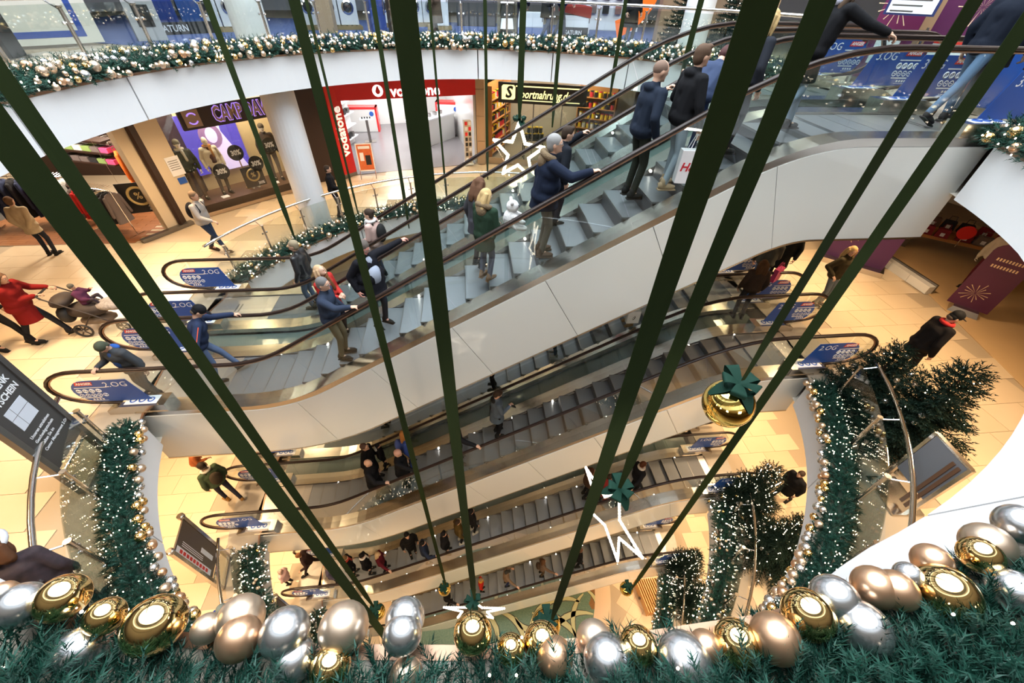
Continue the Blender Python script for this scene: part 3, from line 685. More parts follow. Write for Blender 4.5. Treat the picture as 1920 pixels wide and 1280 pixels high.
STR = [(2.35, -43.9, -7.6, .105, .10, 'broad green ribbon crossing the picture from the upper left edge'), (4.2, -41.5, -9.95, .105, .10, 'narrower green ribbon beside the broad one, with a gold ball at its end'),
       (4.35, -17.0, -12.2, .10, .092, 'green ribbon left of the centre ending at a small gold ball'), (1.9, -6.2, -5.55, .105, .085, 'dark broad ribbon in the middle carrying the flat-looking light star'),
       (1.7, 31.0, -5.2, .105, .092, 'broadest green ribbon right of the centre ending at a dark bow'), (2.47, 36.2, -2.62, .10, .095, 'second broad ribbon right of the centre carrying the large light star'),
       (2.95, 47.0, -.95, .10, .055, 'thin ribbon holding the large gold ball with the bow'), (5.55, 50.8, -11.95, .115, .11, 'long thin ribbon from the upper right to the small ball by the bench'),
       (10.0, -24.7, -3.2, .11, .105, 'thin far ribbon in front of the fashion shop window'), (10.4, -15.9, -3.2, .08, .055, 'very thin ribbon in front of the red shop side panel'), (10.6, -9.3, -3.7, .10, .092, 'thin ribbon in front of the red shop counter'),
       (10.8, -3.4, -3.0, .07, .055, 'very thin ribbon right of the dark broad one'), (10.5, 2.6, -2.4, .08, .07, 'thin straight ribbon in front of the sandstone pillar'), (9.4, 6.8, -.72, .14, .13, 'ribbon carrying the light star in front of the sports food shop'),
       (10.4, 11.1, -1.1, .10, .09, 'thin ribbon crossing the yellow lettered sign'), (10.2, 17.8, -.4, .09, .083, 'thin ribbon behind the bald man'), (9.4, 25.4, .05, .115, .105, 'thin ribbon in front of the white third-floor column')]
for s in STR: strap(*s, twist=.12 if s[0] < 3 else .2)
hangball(4.2, -41.6, -10.35, .40, 'gold hanging ball with dark bow, half hidden behind the near silver baubles')
hangball(4.35, -17.8, -12.5, .38, 'small gold hanging ball with bow over the lowest escalator')
hangball(1.7, 29.0, -5.55, .42, 'gold hanging ball almost covered by its dark bow above the mosaic')
hangball(2.95, 46.9, -1.25, .42, 'large shiny gold hanging ball with green bow in front of the escalators')
hangball(5.55, 49.6, -12.3, .40, 'small gold hanging ball with pointed dark bow beside the slatted bench')
star(1.9, -7, -6.1, .5, 174, 'light star seen almost edge-on at the foot of the dark ribbon')
star(2.47, 36.4, -3.25, .60, 288, 'large slanted light star over the lower escalators')
star(9.4, 6.8, -1.4, .62, 152, 'light star hanging before the sports food shop', .03)
# ================================================================ SHOPS ON THE SECOND FLOOR
def place(o, p0, p1, z): o.location = (p0[0], p0[1], z); o.rotation_euler = (0, 0, math.atan2(p1[1] - p0[1], p1[0] - p0[0])); return o
RX = (PI / 2, 0, 0)
redv = M('shop_red', (0.60, 0.012, 0.012), .4); redg = M('counter_red', (0.75, 0.03, 0.03), .25); litw = M('lit_letters', (1, 1, 1), .5, emit=(1, 1, 1), es=1.4)
dims = M('lit_letters_soft', (.95, .95, .92), .5, emit=(1, 1, .95), es=.5)
V0, V1 = (-4.6, 17.25), (.35, 18.5)
def at(p0, p1, x, y): d = math.atan2(p1[1] - p0[1], p1[0] - p0[0]); return (p0[0] + x * math.cos(d) - y * math.sin(d), p0[1] + x * math.sin(d) + y * math.cos(d))
vf = MB(); vf.prism([at(V0, V1, 0, 0), at(V0, V1, 5.1, 0), at(V0, V1, 5.6, 7.5), at(V0, V1, -1.8, 7.5)], 'z', Z2 - .012, Z2 + .006); struct(vf.build('floor', greyf))
def wallseg(p, q, z0, z1, m, name, t=.1):
    o = MB().box(0, math.hypot(q[0] - p[0], q[1] - p[1]), 0, t, 0, z1 - z0).build(name, m); place(o, p, q, z0); return struct(o)
wallseg(at(V0, V1, -1.8, 7.5), at(V0, V1, 5.6, 7.5), Z2, Z2 + 3.85, whiteg, 'wall_back'); wallseg(at(V0, V1, -1.8, 7.5), at(V0, V1, -.1, .2), Z2, Z2 + 3.85, whiteg, 'wall_left'); wallseg(at(V0, V1, 5.2, .2), at(V0, V1, 5.6, 7.5), Z2, Z2 + 3.85, whiteg, 'wall_right')
for x, y in ((1, 3.2), (3.6, 3.2), (2.2, 5.8)): p = at(V0, V1, x, y); lamp('shop_light', 'AREA', (p[0], p[1], Z2 + 3.2), 150, (1, .97, .95), 1.5)
s = thing('shop_sign', 'red shop fascia with white lettering above the phone shop entrance', 'sign'); place(s, V0, V1, Z2)
MB().box(-.1, 5.15, -.12, .1, 2.66, 3.85).build('board', redv, s)
text('lettering', 'vodafone', litw, s, (2.78, -.13, 2.88), RX, .50, .02, .012)
lg = MB(); lg.lathe([(.19, 0), (.19, .03)], n=28); l2 = lg.build('emblem', litw, s); l2.location = (1.4, -.12, 2.93); l2.rotation_euler = RX
dm = MB(); dm.prism([(.085 * math.cos(a), .085 * math.sin(a) - .02) for a in [2 * PI * i / 14 for i in range(14)]], 'z', .03, .036); dm.prism([(-.07, .03), (.0, -.02), (.08, .0), (.03, .13), (.10, .155), (-.02, .14)], 'z', .03, .0365); d2 = dm.build('emblem_drop', redv, l2)
s = thing('shop_side_sign', 'tall red side panel with upright white lettering left of the phone shop', 'sign'); place(s, (-4.98, 16.86), V0, Z2)
MB().box(0, .56, -.06, .1, .02, 3.85).build('panel', redv, s); MB().box(0, .56, -.07, .1, 0, .14).build('plinth', steeld, s)
text('lettering', 'vodafone', dims, s, (.30, -.07, 1.65), UPT, .46, .01, .012)
s = struct(MB().box(0, 1.28, 0, .3, 0, 3.85).build('wall_dark', browns)); place(s, (-6.12, 16.27), (-4.98, 16.86), Z2)
pil = MB(); pil.box(0, .34, -.1, .4, 0, 3.85); o = struct(pil.build('pillar', stone)); place(o, (.42, 18.5), (1.2, 18.4), Z2)
for k in range(4): q = MB().box(.0, .34, -.115, -.1, .02 + k * .95, .95 + k * .95).build('stone_slab', stone, o)
# interior of the phone shop
def counter(x, y, rz, label, w=1.5, h=1.15):
    p = at(V0, V1, x, y); t = thing('counter', label, 'counter', (p[0], p[1], Z2), rz, 'red and white shop counters')
    MB().box(-w / 2 + .08, w / 2 - .08, -.02, .5, .02, h - .1).build('front_panel', whiteg, t); m = MB(); m.box(-w / 2, -w / 2 + .09, -.03, .55, 0, h); m.box(w / 2 - .09, w / 2, -.03, .55, 0, h); m.build('side_frame', redg, t)
    MB().box(-w / 2, w / 2, -.03, .55, h - .1, h).build('top_frame', redg, t); d = MB(); d.lathe([(.11, 0), (.11, .01)], n=16); e = d.build('round_sticker', iconm, t); e.location = (w / 2 - .28, -.02, h - .3); e.rotation_euler = RX; return t
counter(.75, 6.2, .05, 'red framed white counter at the back left of the phone shop', 1.7)
counter(5.0, 4.6, -.1, 'red framed white counter beside the right wall of the phone shop', 1.3, 1.5)
p = at(V0, V1, 3.9, 3.6); t = thing('service_desk', 'long white service desk in the middle of the phone shop', 'desk', (p[0], p[1], Z2), .9); MB().box(-1.3, 1.3, -.35, .35, 0, 1.1).build('body', whiteg, t); MB().box(-1.34, 1.34, -.4, .4, 1.1, 1.16).build('top', whites, t)
for k in range(5): tt = MB().box(-1.0 + k * .4, -.85 + k * .4, -.1, .06, 1.16, 1.3).build('phone', steeld, t)
p = at(V0, V1, .95, 4.4); t = thing('tablet_stand', 'grey pedestal display stand in front of the red counter', 'stand', (p[0], p[1], Z2), .2); MB().box(-.28, .28, -.2, .2, 0, .03).build('base', steel, t); MB().box(-.06, .06, -.05, .05, .03, 1.0).build('post', steeld, t); MB().box(-.3, .3, -.18, .18, 1.0, 1.03).build('shelf', whites, t)
for k in range(4): tt = MB().box(-.22 + .12 * k, -.15 + .12 * k, -.06, .02, 1.03, 1.1).build('phone', black, t)
t = thing('sandwich_board', 'orange and red advertising board with white frame before the phone shop', 'sign', (-4.05, 17.0, Z2), .15)
orp = M('poster_orange', (0.75, 0.22, 0.04), .5, noise=.9, nscale=9, col2=(.55, .05, .03))
f = MB(); f.x = Matrix.Translation((0, 0, .1)) @ Matrix.Rotation(-.22, 4, 'X'); f.box(-.31, .31, -.02, .02, .12, 1.12); f.build('frame', whites, t); f = MB(); f.x = Matrix.Translation((0, -.003, .1)) @ Matrix.Rotation(-.22, 4, 'X'); f.box(-.27, .27, -.025, -.018, .17, 1.08); po = f.build('poster', orp, t)
f = MB(); f.x = Matrix.Translation((0, -.006, .1)) @ Matrix.Rotation(-.22, 4, 'X'); f.box(-.22, .22, -.03, -.026, .93, 1.03); f.box(-.2, -.05, -.03, -.026, .5, .8); f.build('print', whites, po); f = MB(); f.x = Matrix.Translation((0, -.006, .1)) @ Matrix.Rotation(-.22, 4, 'X'); f.box(.0, .2, -.03, -.026, .35, .7); f.build('print', black, po)
f = MB()
for sx in (-1, 1): f.tube([(sx * .29, -.02, .25), (sx * .3, .12, 0)], .01, 5); f.tube([(sx * .29, -.28, .0), (sx * .29, -.0, .3)], .01, 5)
f.build('legs', chrome, t, kind='stuff')
def rackstand(x, y, w, h, label, seed):
    p = at(V0, V1, x, y); t = thing('accessory_stand', label, 'stand', (p[0], p[1], Z2), .2); r = random.Random(seed)
    MB().box(-w / 2, w / 2, -.1, .15, .1, h).build('board', M('peg_board', (.62, .55, .45), .6), t); b = MB(); b.box(-w / 2 - .03, w / 2 + .03, -.2, .2, .04, .1); b.build('base', whites, t)
    for k in range(int(h / .2) * max(2, int(w / .17))):
        n = max(2, int(w / .17)); i, j = k % n, k // n; xx = -w / 2 + (i + .5) * w / n; zz = .2 + j * .2
        if zz + .12 < h: MB().box(xx - .05, xx + .05, -.13, -.1, zz, zz + .13).build('packet', [black, whites, redg, steeld][r.randrange(4)], t)
    return t
rackstand(2.75, .1, .62, 1.55, 'wheeled beige board hung with phone cases at the shop threshold', 3); rackstand(4.75, -.05, .3, 1.75, 'narrow grey stand with packets beside the sandstone pillar', 4)
sh = thing('wall_shelf', 'narrow white shelf unit along the left wall of the phone shop', 'shelf', (*at(V0, V1, -.3, 3.6), Z2), 1.35); MB().box(-1.2, 1.2, .0, .1, 0, 2.2).build('back_board', whiteg, sh)
for k in range(4): MB().box(-1.2, 1.2, -.25, 0, .3 + .5 * k, .34 + .5 * k).build('shelf_board', whites, sh)
for k in range(12): MB().box(-1.1 + .36 * (k % 6), -.9 + .36 * (k % 6), -.2, -.05, .34 + 1.0 * (k // 6), .55 + 1.0 * (k // 6)).build('device', [black, steeld][k % 2], sh)
# ---- fashion shop window
C0, C1 = (-8.72, 13.45), (-6.0, 16.05); CL = math.hypot(C1[0] - C0[0], C1[1] - C0[1])
winw = M('window_wall', (.72, .58, .36), .6); walnut = M('walnut_plinth', (.10, .05, .03), .45, noise=.5, nscale=3)
wn = bpy.data.objects.new('window_1', None); C.objects.link(wn); wn['kind'] = 'structure'; place(wn, C0, C1, Z2)
MB().box(0, CL, 0, 1.3, 0, .34).build('window_plinth', walnut, wn); MB().box(0, CL, 1.3, 1.4, .34, 3.85).build('window_back', winw, wn); MB().box(-.04, CL + .04, -.05, .02, 0, .10).build('kerb', stone, wn); MB().box(-.05, 0, 0, 1.3, 0, 3.85).build('window_side', winw, wn); MB().box(CL, CL + .05, 0, 1.3, 0, 3.85).build('window_side', cream, wn)
for i in range(3): MB().box(i * CL / 3 + .005, (i + 1) * CL / 3 - .005, -.012, 0, .10, 3.2).build('window_pane', glasss, wn)
p = at(C0, C1, CL / 2, .7); lamp('window_light', 'AREA', (p[0], p[1], Z2 + 3.5), 150, (1, .82, .55), 1.2, rot=(0, 0, math.atan2(C1[1] - C0[1], C1[0] - C0[0])), sy=1.0).data.size = 3.0
s = thing('shop_sign', 'dark fascia with violet-edged metal letters above the fashion shop window', 'sign'); place(s, C0, C1, Z2)
dkp = M('sign_brown', (.03, .018, .015), .5); brz = M('bronze_letters', (.34, .24, .17), .5); vio = M('violet_glow', (.5, .3, 1), .5, emit=(.40, .25, 1.0), es=.9)
MB().box(.5, 3.45, -.16, -.04, 2.53, 3.12).build('board', dkp, s)
for m, dy, b in ((vio, -.165, .034), (brz, -.195, .012)): text('lettering', 'CAMP DAVID', m, s, (2.32, dy, 2.82), RX, .56, .012, b, 0, .56)
e = MB(); e.box(.6, 1.02, -.20, -.165, 2.60, 3.04); em = e.build('emblem', brz, s); e = MB(); e.tube([(.81 + .12 * math.cos(a), -.205, 2.86 + .10 * math.sin(a)) for a in [.4 + .3 * i for i in range(9)]], .02, 5); e.tube([(.81 - .12 * math.cos(a), -.205, 2.78 - .10 * math.sin(a)) for a in [.4 + .3 * i for i in range(9)]], .02, 5); e.build('emblem_swoosh', vio, em)
def onwin(o, x, y, z): q = at(C0, C1, x, y); o.location = (q[0], q[1], Z2 + z); o.rotation_euler = (0, 0, math.atan2(C1[1] - C0[1], C1[0] - C0[0])); return o
t = thing('poster', 'backlit blue and violet fashion poster of a long-haired woman in the shop window', 'poster'); onwin(t, 1.5, 1.26, .35)
pb = M('poster_blue', (.10, .07, .42), .4, emit=(.12, .09, .6), es=.8, noise=.9, nscale=2.5, col2=(.02, .02, .12)); pw = M('poster_pale', (.75, .65, .95), .5, emit=(.7, .6, 1), es=.7); pd = M('poster_hair', (.30, .18, .35), .5, emit=(.28, .15, .4), es=.5)
MB().box(-.85, .85, 0, .03, .5, 2.3).build('panel', pb, t)
f = MB(); f.prism([(.1, 2.3), (.35, 2.3), (.3, 1.7), (.75, .5), (-.1, .5), (-.35, 1.0), (.0, 1.5)], 'y', -.012, -.004); f.build('printed_figure', pw, t); f = MB(); f.prism([(-.05 + .34 * math.cos(a), 1.62 + .40 * math.sin(a)) for a in [2 * PI * i / 16 for i in range(16)]], 'y', -.018, -.012); f.build('printed_hair', pd, t); f = MB(); f.prism([(-.02 + .17 * math.cos(a), 1.63 + .24 * math.sin(a)) for a in [2 * PI * i / 16 for i in range(16)]], 'y', -.024, -.018); f.build('printed_face', pw, t)
def disc(x, y, z, label):
    t = thing('sale_disc', label, 'sign', (0, 0, 0), 0, 'black sale discs in the shop window'); onwin(t, x, y, z)
    d = MB(); d.lathe([(.24, 0), (.24, .012)], n=28); o = d.build('disc', black, t); o.rotation_euler = RX; text('lettering', '30%', whites, t, (0, -.016, 0), RX, .21, .002, .008, 0, .85); return t
disc(1.62, .02, 1.66, 'black sale disc in front of the poster, highest of the window discs'); disc(1.0, .02, 1.22, 'black sale disc in front of the pale-dressed mannequin'); disc(2.1, .02, 1.22, 'black sale disc in front of the shoe stand'); disc(2.72, .02, 1.68, 'black sale disc on the chest of the right-hand mannequin')
def pctboard(o, s):
    MB().box(-.42 * s, .42 * s, 0, .015, -.42 * s, .42 * s).build('board', black, o); r = MB(); r.tube([(.24 * s * math.cos(a), -.01, .24 * s * math.sin(a) + .06) for a in [2 * PI * i / 24 for i in range(24)]], .035 * s, 6, True); r.build('gold_ring', M('print_gold', (.55, .42, .18), .5), o)
    text('lettering', '%', M('print_gold2', (.6, .48, .22), .5), o, (0, -.012, .06), RX, .26 * s, .002, .004); text('lettering', '30%', whites, o, (.22 * s, -.012, -.30 * s), RX, .16 * s, .002, .004)
t = thing('percent_sign', 'dark board with gold percent ring low in the shop window', 'sign'); onwin(t, 1.95, .25, .76); pctboard(t, .8)
t = thing('percent_sign', 'dark board with gold percent ring hanging beside the red garments', 'sign', (-9.85, 12.75, Z2 + .95), .25); pctboard(t, 1.05)
f = MB(); f.tube([(-.3, .0, .44), (-.3, 0, 2.9)], .004, 4); f.tube([(.3, .0, .44), (.3, 0, 2.9)], .004, 4); f.build('hanging_wires', steel, t, kind='stuff')
t = thing('shoe_stand', 'slim golden stand with a flower bowl and boots at its foot in the window', 'stand'); onwin(t, 1.8, .55, .34); f = MB(); f.lathe([(.14, 0), (.14, .03), (.02, .04), (.02, 1.1), (.16, 1.12), (.16, 1.15)], n=14); f.build('stand', M('brass', (.6, .4, .15), .3, .9), t)
f = MB(); rr = random.Random(2)
for k in range(30): f.ell((rr.uniform(-.16, .16), rr.uniform(-.1, .1), 1.18 + rr.random() * .08), .03, 5, 4)
f.build('flowers', M('pale_flowers', (.75, .68, .4), .6), t, kind='stuff')
for k in (-1, 1):
    b = MB(); b.cap((.12 + k * .1, -.1, .08), (.12 + k * .1, -.1, .3), .06, .05, 8); b.cap((.12 + k * .1, -.1, .05), (.12 + k * .1, -.24, .045), .055, .04, 8); b.build('boot', M('boot_white', (.7, .66, .6), .5), t, True)
t = thing('wall_script', 'black script letters running down the window wall beside the mannequin', 'sign'); onwin(t, .28, 1.27, 2.45); text('lettering', 'xyxo', black, t, (0, 0, 0), DNT, .62, .01, .014)
w = struct(MB().box(0, 1.15, 0, .35, 0, 3.85).build('wall_front', cream)); place(w, (-9.38, 12.5), C0, Z2)
t = thing('notice', 'white printed notice with a small picture on the cream wall', 'sign'); place(t, (-9.1, 12.9), C0, Z2 + 1.15); t.rotation_euler.z += 0; MB().box(.35, .72, -.02, -.005, .25, .78).build('sheet', whites, t); MB().box(.42, .65, -.022, -.005, .0, .18).build('picture', iconm, t); f = MB(); [f.box(.39, .66, -.024, -.02, .66 - .06 * k, .675 - .06 * k) for k in range(5)]; f.build('print', steeld, t)
# ---- fashion shop, open front with garment racks
f = MB(); f.prism([(-16.5, 11.72), (-9.7, 11.72), (-9.15, 12.6), (-9.6, 17.5), (-16.5, 17.5)], 'z', Z2 - .012, Z2 + .003); wf = struct(f.build('floor', groutm))
k = 0
for i in range(46):
    for j in range(11):
        x = -16.4 + j * .68 + (.34 if i % 2 else 0); y = 11.8 + i * .125
        if x + .34 < -9.6 + (y - 11.7) * .1 and y < 17.3 and k < 290: obj('plank', bpy.data.meshes.get('plank') or MB().box(-.335, .335, -.06, .06, 0, .008).mesh('plank', woodf), wf, loc=(x, y, Z2 + .002)); k += 1
f = struct(MB().box(0, 1.5, -.1, .06, 0, .10).build('trim_6', steeld)); place(f, (-9.75, 11.75), (-9.1, 12.75), Z2)
wallseg((-9.3, 17.3), (-9.15, 12.7), Z2, Z2 + 3.85, browns, 'wall_right'); wallseg((-16.5, 17.4), (-9.3, 17.4), Z2, Z2 + 3.85, browns, 'wall_back')
for x, y in ((-11.4, 13.6), (-14, 13.6), (-11.5, 15.8)): lamp('shop_light', 'AREA', (x, y, Z2 + 3.5), 190, (1, .85, .66), .8)
gmats = {k: M('cloth_' + k, c, .85) for k, c in dict(red=(.55, .02, .02), black=(.015, .015, .02), cream=(.62, .52, .38), grey=(.16, .13, .13), orange=(.75, .16, .02), pink=(.75, .08, .25), navy=(.02, .03, .08), brown=(.14, .09, .07), maroon=(.20, .01, .02), white=(.7, .7, .68), green=(.25, .38, .12)).items()}
def garment_mesh(L, w, name, m):
    mb = MB(); vs = []; fs = []; pr = [(0.06, 0), (.16, -.03), (w * .5, -.10), (w * .52, -.3), (w * .5, -L * .6), (w * .58, -L)]; n = 10
    for r, z in pr:
        for q in range(n): a = 2 * PI * q / n; vs.append((.07 * math.sin(a) * min(1, r / .2) * (1 + .25 * math.cos(3 * a)), r * math.cos(a), z))
    for j in range(len(pr) - 1):
        for q in range(n): fs.append((j * n + q, j * n + (q + 1) % n, (j + 1) * n + (q + 1) % n, (j + 1) * n + q))
    fs.append(tuple(range(n))); fs.append(tuple((len(pr) - 1) * n + q for q in range(n))[::-1]); mb.add(vs, fs)
    for sg in (-1, 1): mb.cap((.0, sg * w * .46, -.12), (.02, sg * (w * .62), -L * .72), .055, .045, 7)
    return mb.mesh(name, m, True)
GM = {}
def garment(x, y, z, rz, col, L, grp, label):
    key = (col, L)
    if key not in GM: GM[key] = garment_mesh(L, .42, 'garment', gmats[col])
    o = obj('garment', GM[key], None, loc=(x, y, z), rz=rz); tag(o, label, 'garment', grp); h = MB(); h.tube([(0, -.17, -.05), (0, 0, .0), (0, 0, .05), (.03, 0, .07)], .006, 5)
    hm = bpy.data.meshes.get('hanger') or h.mesh('hanger', chrome); obj('hanger', hm, o); return o
def rack(x, y, rz, w, h, seq, L, label, nm):
    t = thing('clothes_rack', label, 'rack', (x, y, Z2), rz); f = MB()
    for sx in (-1, 1): f.tube([(sx * w / 2, 0, 0), (sx * w / 2, 0, h)], .014, 6); f.tube([(sx * w / 2, -.25, .02), (sx * w / 2, .25, .02)], .014, 6)
    f.build('frame', chrome, t); MB().tube([(-w / 2, 0, h), (w / 2, 0, h)], .014, 6).build('rail', chrome, t); b = MB(); [b.tube([(-w / 2 + .1 * q, -.2, h + .06), (-w / 2 + .1 * q, .2, h + .06)], .005, 4) for q in range(int(w / .1))]; b.build('top_grid', chrome, t, kind='stuff')
    for i, c in enumerate(seq):
        u = -w / 2 + .08 + (w - .16) * i / max(1, len(seq) - 1); garment(x + u * math.cos(rz), y + u * math.sin(rz), Z2 + h - .07, rz, c, L, '%s garments on the %s' % (c, nm), '%s garment hanging on the %s' % (c, nm))
rack(-10.85, 12.5, -.35, 1.5, 1.35, 'grey red red red black black cream black black grey'.split(), .85, 'low rack of red and black garments at the shop threshold', 'low front rack')
rack(-10.6, 15.0, -.25, 2.2, 1.95, 'brown brown grey black grey black black grey navy black'.split(), .95, 'tall rack of dark jackets at the back of the fashion shop', 'tall dark jacket rack')
rack(-10.75, 14.6, .3, .8, 1.85, 'orange black orange'.split(), 1.1, 'short rack with the orange padded jacket by the cream wall', 'short orange jacket rack')
rack(-12.3, 13.1, .1, 1.2, 1.45, 'pink black pink white black'.split(), .95, 'rack with pink jackets behind the broad green ribbon', 'pink jacket rack')
rack(-13.6, 13.0, .2, 1.6, 1.5, 'maroon white navy navy navy black navy navy'.split(), 1.1, 'round-ended rack of navy garments behind the beige-coated person', 'navy garment rack')
t = thing('folded_shirts_shelf', 'shelf of folded green and patterned shirts high in the fashion shop', 'shelf', (-12.2, 14.9, Z2), -.3)
for k in range(3): MB().box(-1, 1, -.2, .25, 1.3 + .35 * k, 1.34 + .35 * k).build('shelf_board', browns, t)
rr = random.Random(5)
for k in range(12): o = MB().box(-.15, .15, -.15, .15, 0, .14).build('folded_shirts', gmats[rr.choice(['green', 'white', 'grey', 'pink', 'black'])]); a = -.3; u = -.85 + .34 * (k % 6); o.location = (-12.2 + u * math.cos(a), 14.9 + u * math.sin(a), Z2 + 1.34 + .35 * (k // 6)); o.rotation_euler = (0, 0, a); tag(o, 'folded shirts stacked on the high shelf in the fashion shop', 'shirts', 'folded shirts on the high shelf')
t = thing('small_sale_sign', 'small black sale card on the rack with pink jackets', 'sign', (-12.0, 12.75, Z2 + 1.5), .1); MB().box(-.2, .2, 0, .01, -.12, .12).build('card', black, t); text('lettering', '30%', whites, t, (0, -.006, 0), RX, .16, .002, .003)
# ---- sports food shop
S0, S1 = (.75, 18.6), (4.6, 17.7)
s = thing('shop_sign', 'black fascia with yellow-white italic lettering above the sports food shop', 'sign'); place(s, S0, S1, Z2)
ylw = M('lit_yellow', (1, .95, .4), .5, emit=(1, .95, .45), es=1.2)
MB().box(.6, 4.1, -.12, 0, 2.42, 3.12).build('board', black, s); e = MB(); e.prism([(.74, 2.54), (1.22, 2.54), (1.28, 2.6), (1.28, 2.98), (1.22, 3.04), (.80, 3.04), (.74, 2.98)], 'y', -.14, -.12); em = e.build('emblem', ylw, s); text('lettering', 'S', black, em, (1.01, -.143, 2.78), RX, .55, .003, .02, .2)
text('lettering', 'portnahrung.de', ylw, s, (2.48, -.125, 2.74), RX, .40, .008, .006, .3, .80); f = MB(); f.box(1.3, 3.9, -.13, -.12, 2.99, 3.03); f.box(1.4, 3.85, -.13, -.12, 2.52, 2.55); f.build('rule', ylw, s)
f = MB(); f.prism([at(S0, S1, -.2, 0), at(S0, S1, 6.5, 0), at(S0, S1, 6.5, 5), at(S0, S1, -.2, 5)], 'z', Z2 - .012, Z2 + .005); struct(f.build('floor', M('sports_floor', (.28, .22, .15), .35)))
sw = struct(MB().box(0, 4.2, -.02, .02, 0, .25).build('window_3', stone)); place(sw, S0, S1, Z2)
for i in range(3): g = MB().box(.9 + i * 1.15, 2.0 + i * 1.15, -.01, .01, .25, 2.42).build('window_pane', glasss, sw)
for i in range(4): MB().box(.86 + i * 1.15, .90 + i * 1.15, -.03, .03, 0, 2.42).build('window_post', steeld, sw)
wallseg(at(S0, S1, -.2, 4.2), at(S0, S1, 6.5, 4.2), Z2, Z2 + 3.85, M('shop_beige', (.55, .48, .36), .6), 'wall_back')
for x, y in ((1, 1.8), (3.6, 1.8)): p = at(S0, S1, x, y); lamp('shop_light', 'AREA', (p[0], p[1], Z2 + 3.5), 100, (1, .88, .7), 1.0)
woods = M('shelf_wood', (.45, .20, .06), .5); tubm = [M('tub_black', (.02, .02, .02), .35), M('tub_yellow', (.8, .55, .02), .4), M('tub_red', (.55, .03, .04), .4), M('tub_white', (.75, .73, .7), .4)]
tub = [[MB().lathe([(.075, 0), (.08, .02), (.08, .19), (.06, .2)], n=10).mesh('tub', m), MB().lathe([(.078, .2), (.078, .24)], n=10).mesh('lid', tubm[(i + 1) % 3])] for i, m in enumerate(tubm)]
rr = random.Random(8)
def tubshelf(p, rz, n, rows, label, nm):
    t = thing('shelf_unit', label, 'shelf', (p[0], p[1], Z2), rz); w = n * .2 + .1; m = MB(); [m.box(sx * w / 2 - .02, sx * w / 2 + .02, -.2, .2, 0, rows * .42 + .3) for sx in (-1, 1)]; m.build('side', woods, t); MB().box(-w / 2, w / 2, .2, .22, 0, rows * .42 + .3).build('back', woods, t)
    for r in range(rows):
        z = .2 + r * .42; MB().box(-w / 2, w / 2, -.2, .2, z - .03, z).build('shelf_board', woods, t)
        for i in range(n):
            u = -w / 2 + .15 + i * .2; q = rr.choice([0, 1, 1, 2, 3, 0]); x, y = p[0] + u * math.cos(rz) + .05 * math.sin(rz), p[1] + u * math.sin(rz) - .05 * math.cos(rz)
            o = obj('tub', tub[q][0], None, loc=(x, y, Z2 + z)); nmz = ['black', 'yellow', 'red', 'white'][q]; tag(o, '%s powder tub on the %s' % (nmz, nm), 'tub', '%s tubs on the %s' % (nmz, nm)); obj('lid', tub[q][1], o)
tubshelf(at(S0, S1, .25, 1.9), 1.15, 12, 6, 'long wooden shelf of powder tubs along the left wall of the sports shop', 'left shelf of the sports shop')
tubshelf(at(S0, S1, 4.7, 2.6), -.5, 8, 6, 'wooden shelf of powder tubs at the back right of the sports shop', 'back shelf of the sports shop')
p = at(S0, S1, 2.0, .9); t = thing('display_table', 'small dark table in the sports shop window with black tubs on it', 'table', (p[0], p[1], Z2), 0); MB().box(-.45, .45, -.3, .3, .86, .9).build('top', black, t)
for sx in (-1, 1):
    for sy in (-1, 1): MB().box(sx * .4 - .02, sx * .4 + .02, sy * .25 - .02, sy * .25 + .02, 0, .86).build('leg', black, t)
for k in range(9):
    o = obj('tub', tub[0][0], None, loc=(p[0] - .3 + .17 * (k % 5) + (.1 if k > 4 else 0), p[1] - .1 + .05 * (k % 2), Z2 + .9 + .24 * (k // 5))); tag(o, 'black powder tub piled on the window table of the sports shop', 'tub', 'black tubs on the window table'); obj('lid', tub[0][1], o)
for k in range(10):
    o = obj('garment', garment_mesh(.6, .4, 'garment', gmats['black']) if k == 0 else bpy.data.objects['sport_proto'].data if False else GM[('black', .85)], None, loc=(*at(S0, S1, 4.2 + .14 * k, 3.6), Z2 + 2.3), rz=0); tag(o, 'dark garment on the back rail of the sports shop', 'garment', 'dark garments in the sports shop')
# ---- right-hand shop on the second floor
pu = M('poster_purple', (.10, .014, .065), .4, noise=.8, nscale=1.6, col2=(.05, .008, .045)); gd = M('print_cream', (.75, .55, .35), .5)
def sparkle(mb, x, z, R, n, seed, y):
    r = random.Random(seed)
    for i in range(n): a = 2 * PI * i / n + r.uniform(-.1, .1); L = R * r.uniform(.6, 1); mb.prism([(x + .02 * math.cos(a), z + .02 * math.sin(a)), (x + L * math.cos(a) - .008 * math.sin(a), z + L * math.sin(a) + .008 * math.cos(a)), (x + L * math.cos(a) + .008 * math.sin(a), z + L * math.sin(a) - .008 * math.cos(a))], 'y', y, y - .003)
t = thing('advertising_stele', 'purple arched advertising board with sparkler print on a grey foot', 'sign', (12.55, 7.0, Z2), -.9)
pr = [(-.4, .14), (.4, .14), (.4, 1.6)] + [(.4 * math.cos(a), 1.6 + .26 * math.sin(a)) for a in [PI * i / 10 for i in range(1, 10)]] + [(-.4, 1.6)]
MB().prism(pr, 'y', -.02, .02).build('board', pu, t); MB().box(-.3, .3, -.22, .22, 0, .14, .05).build('foot', steel, t); f = MB(); sparkle(f, -.08, .55, .3, 14, 3, -.021); f.build('sparkler_print', gd, t)
for i, (s_, sz) in enumerate((('MODERN', .09), ('LIFESTYLE', .05), ('MOMENTE', .09))): pass
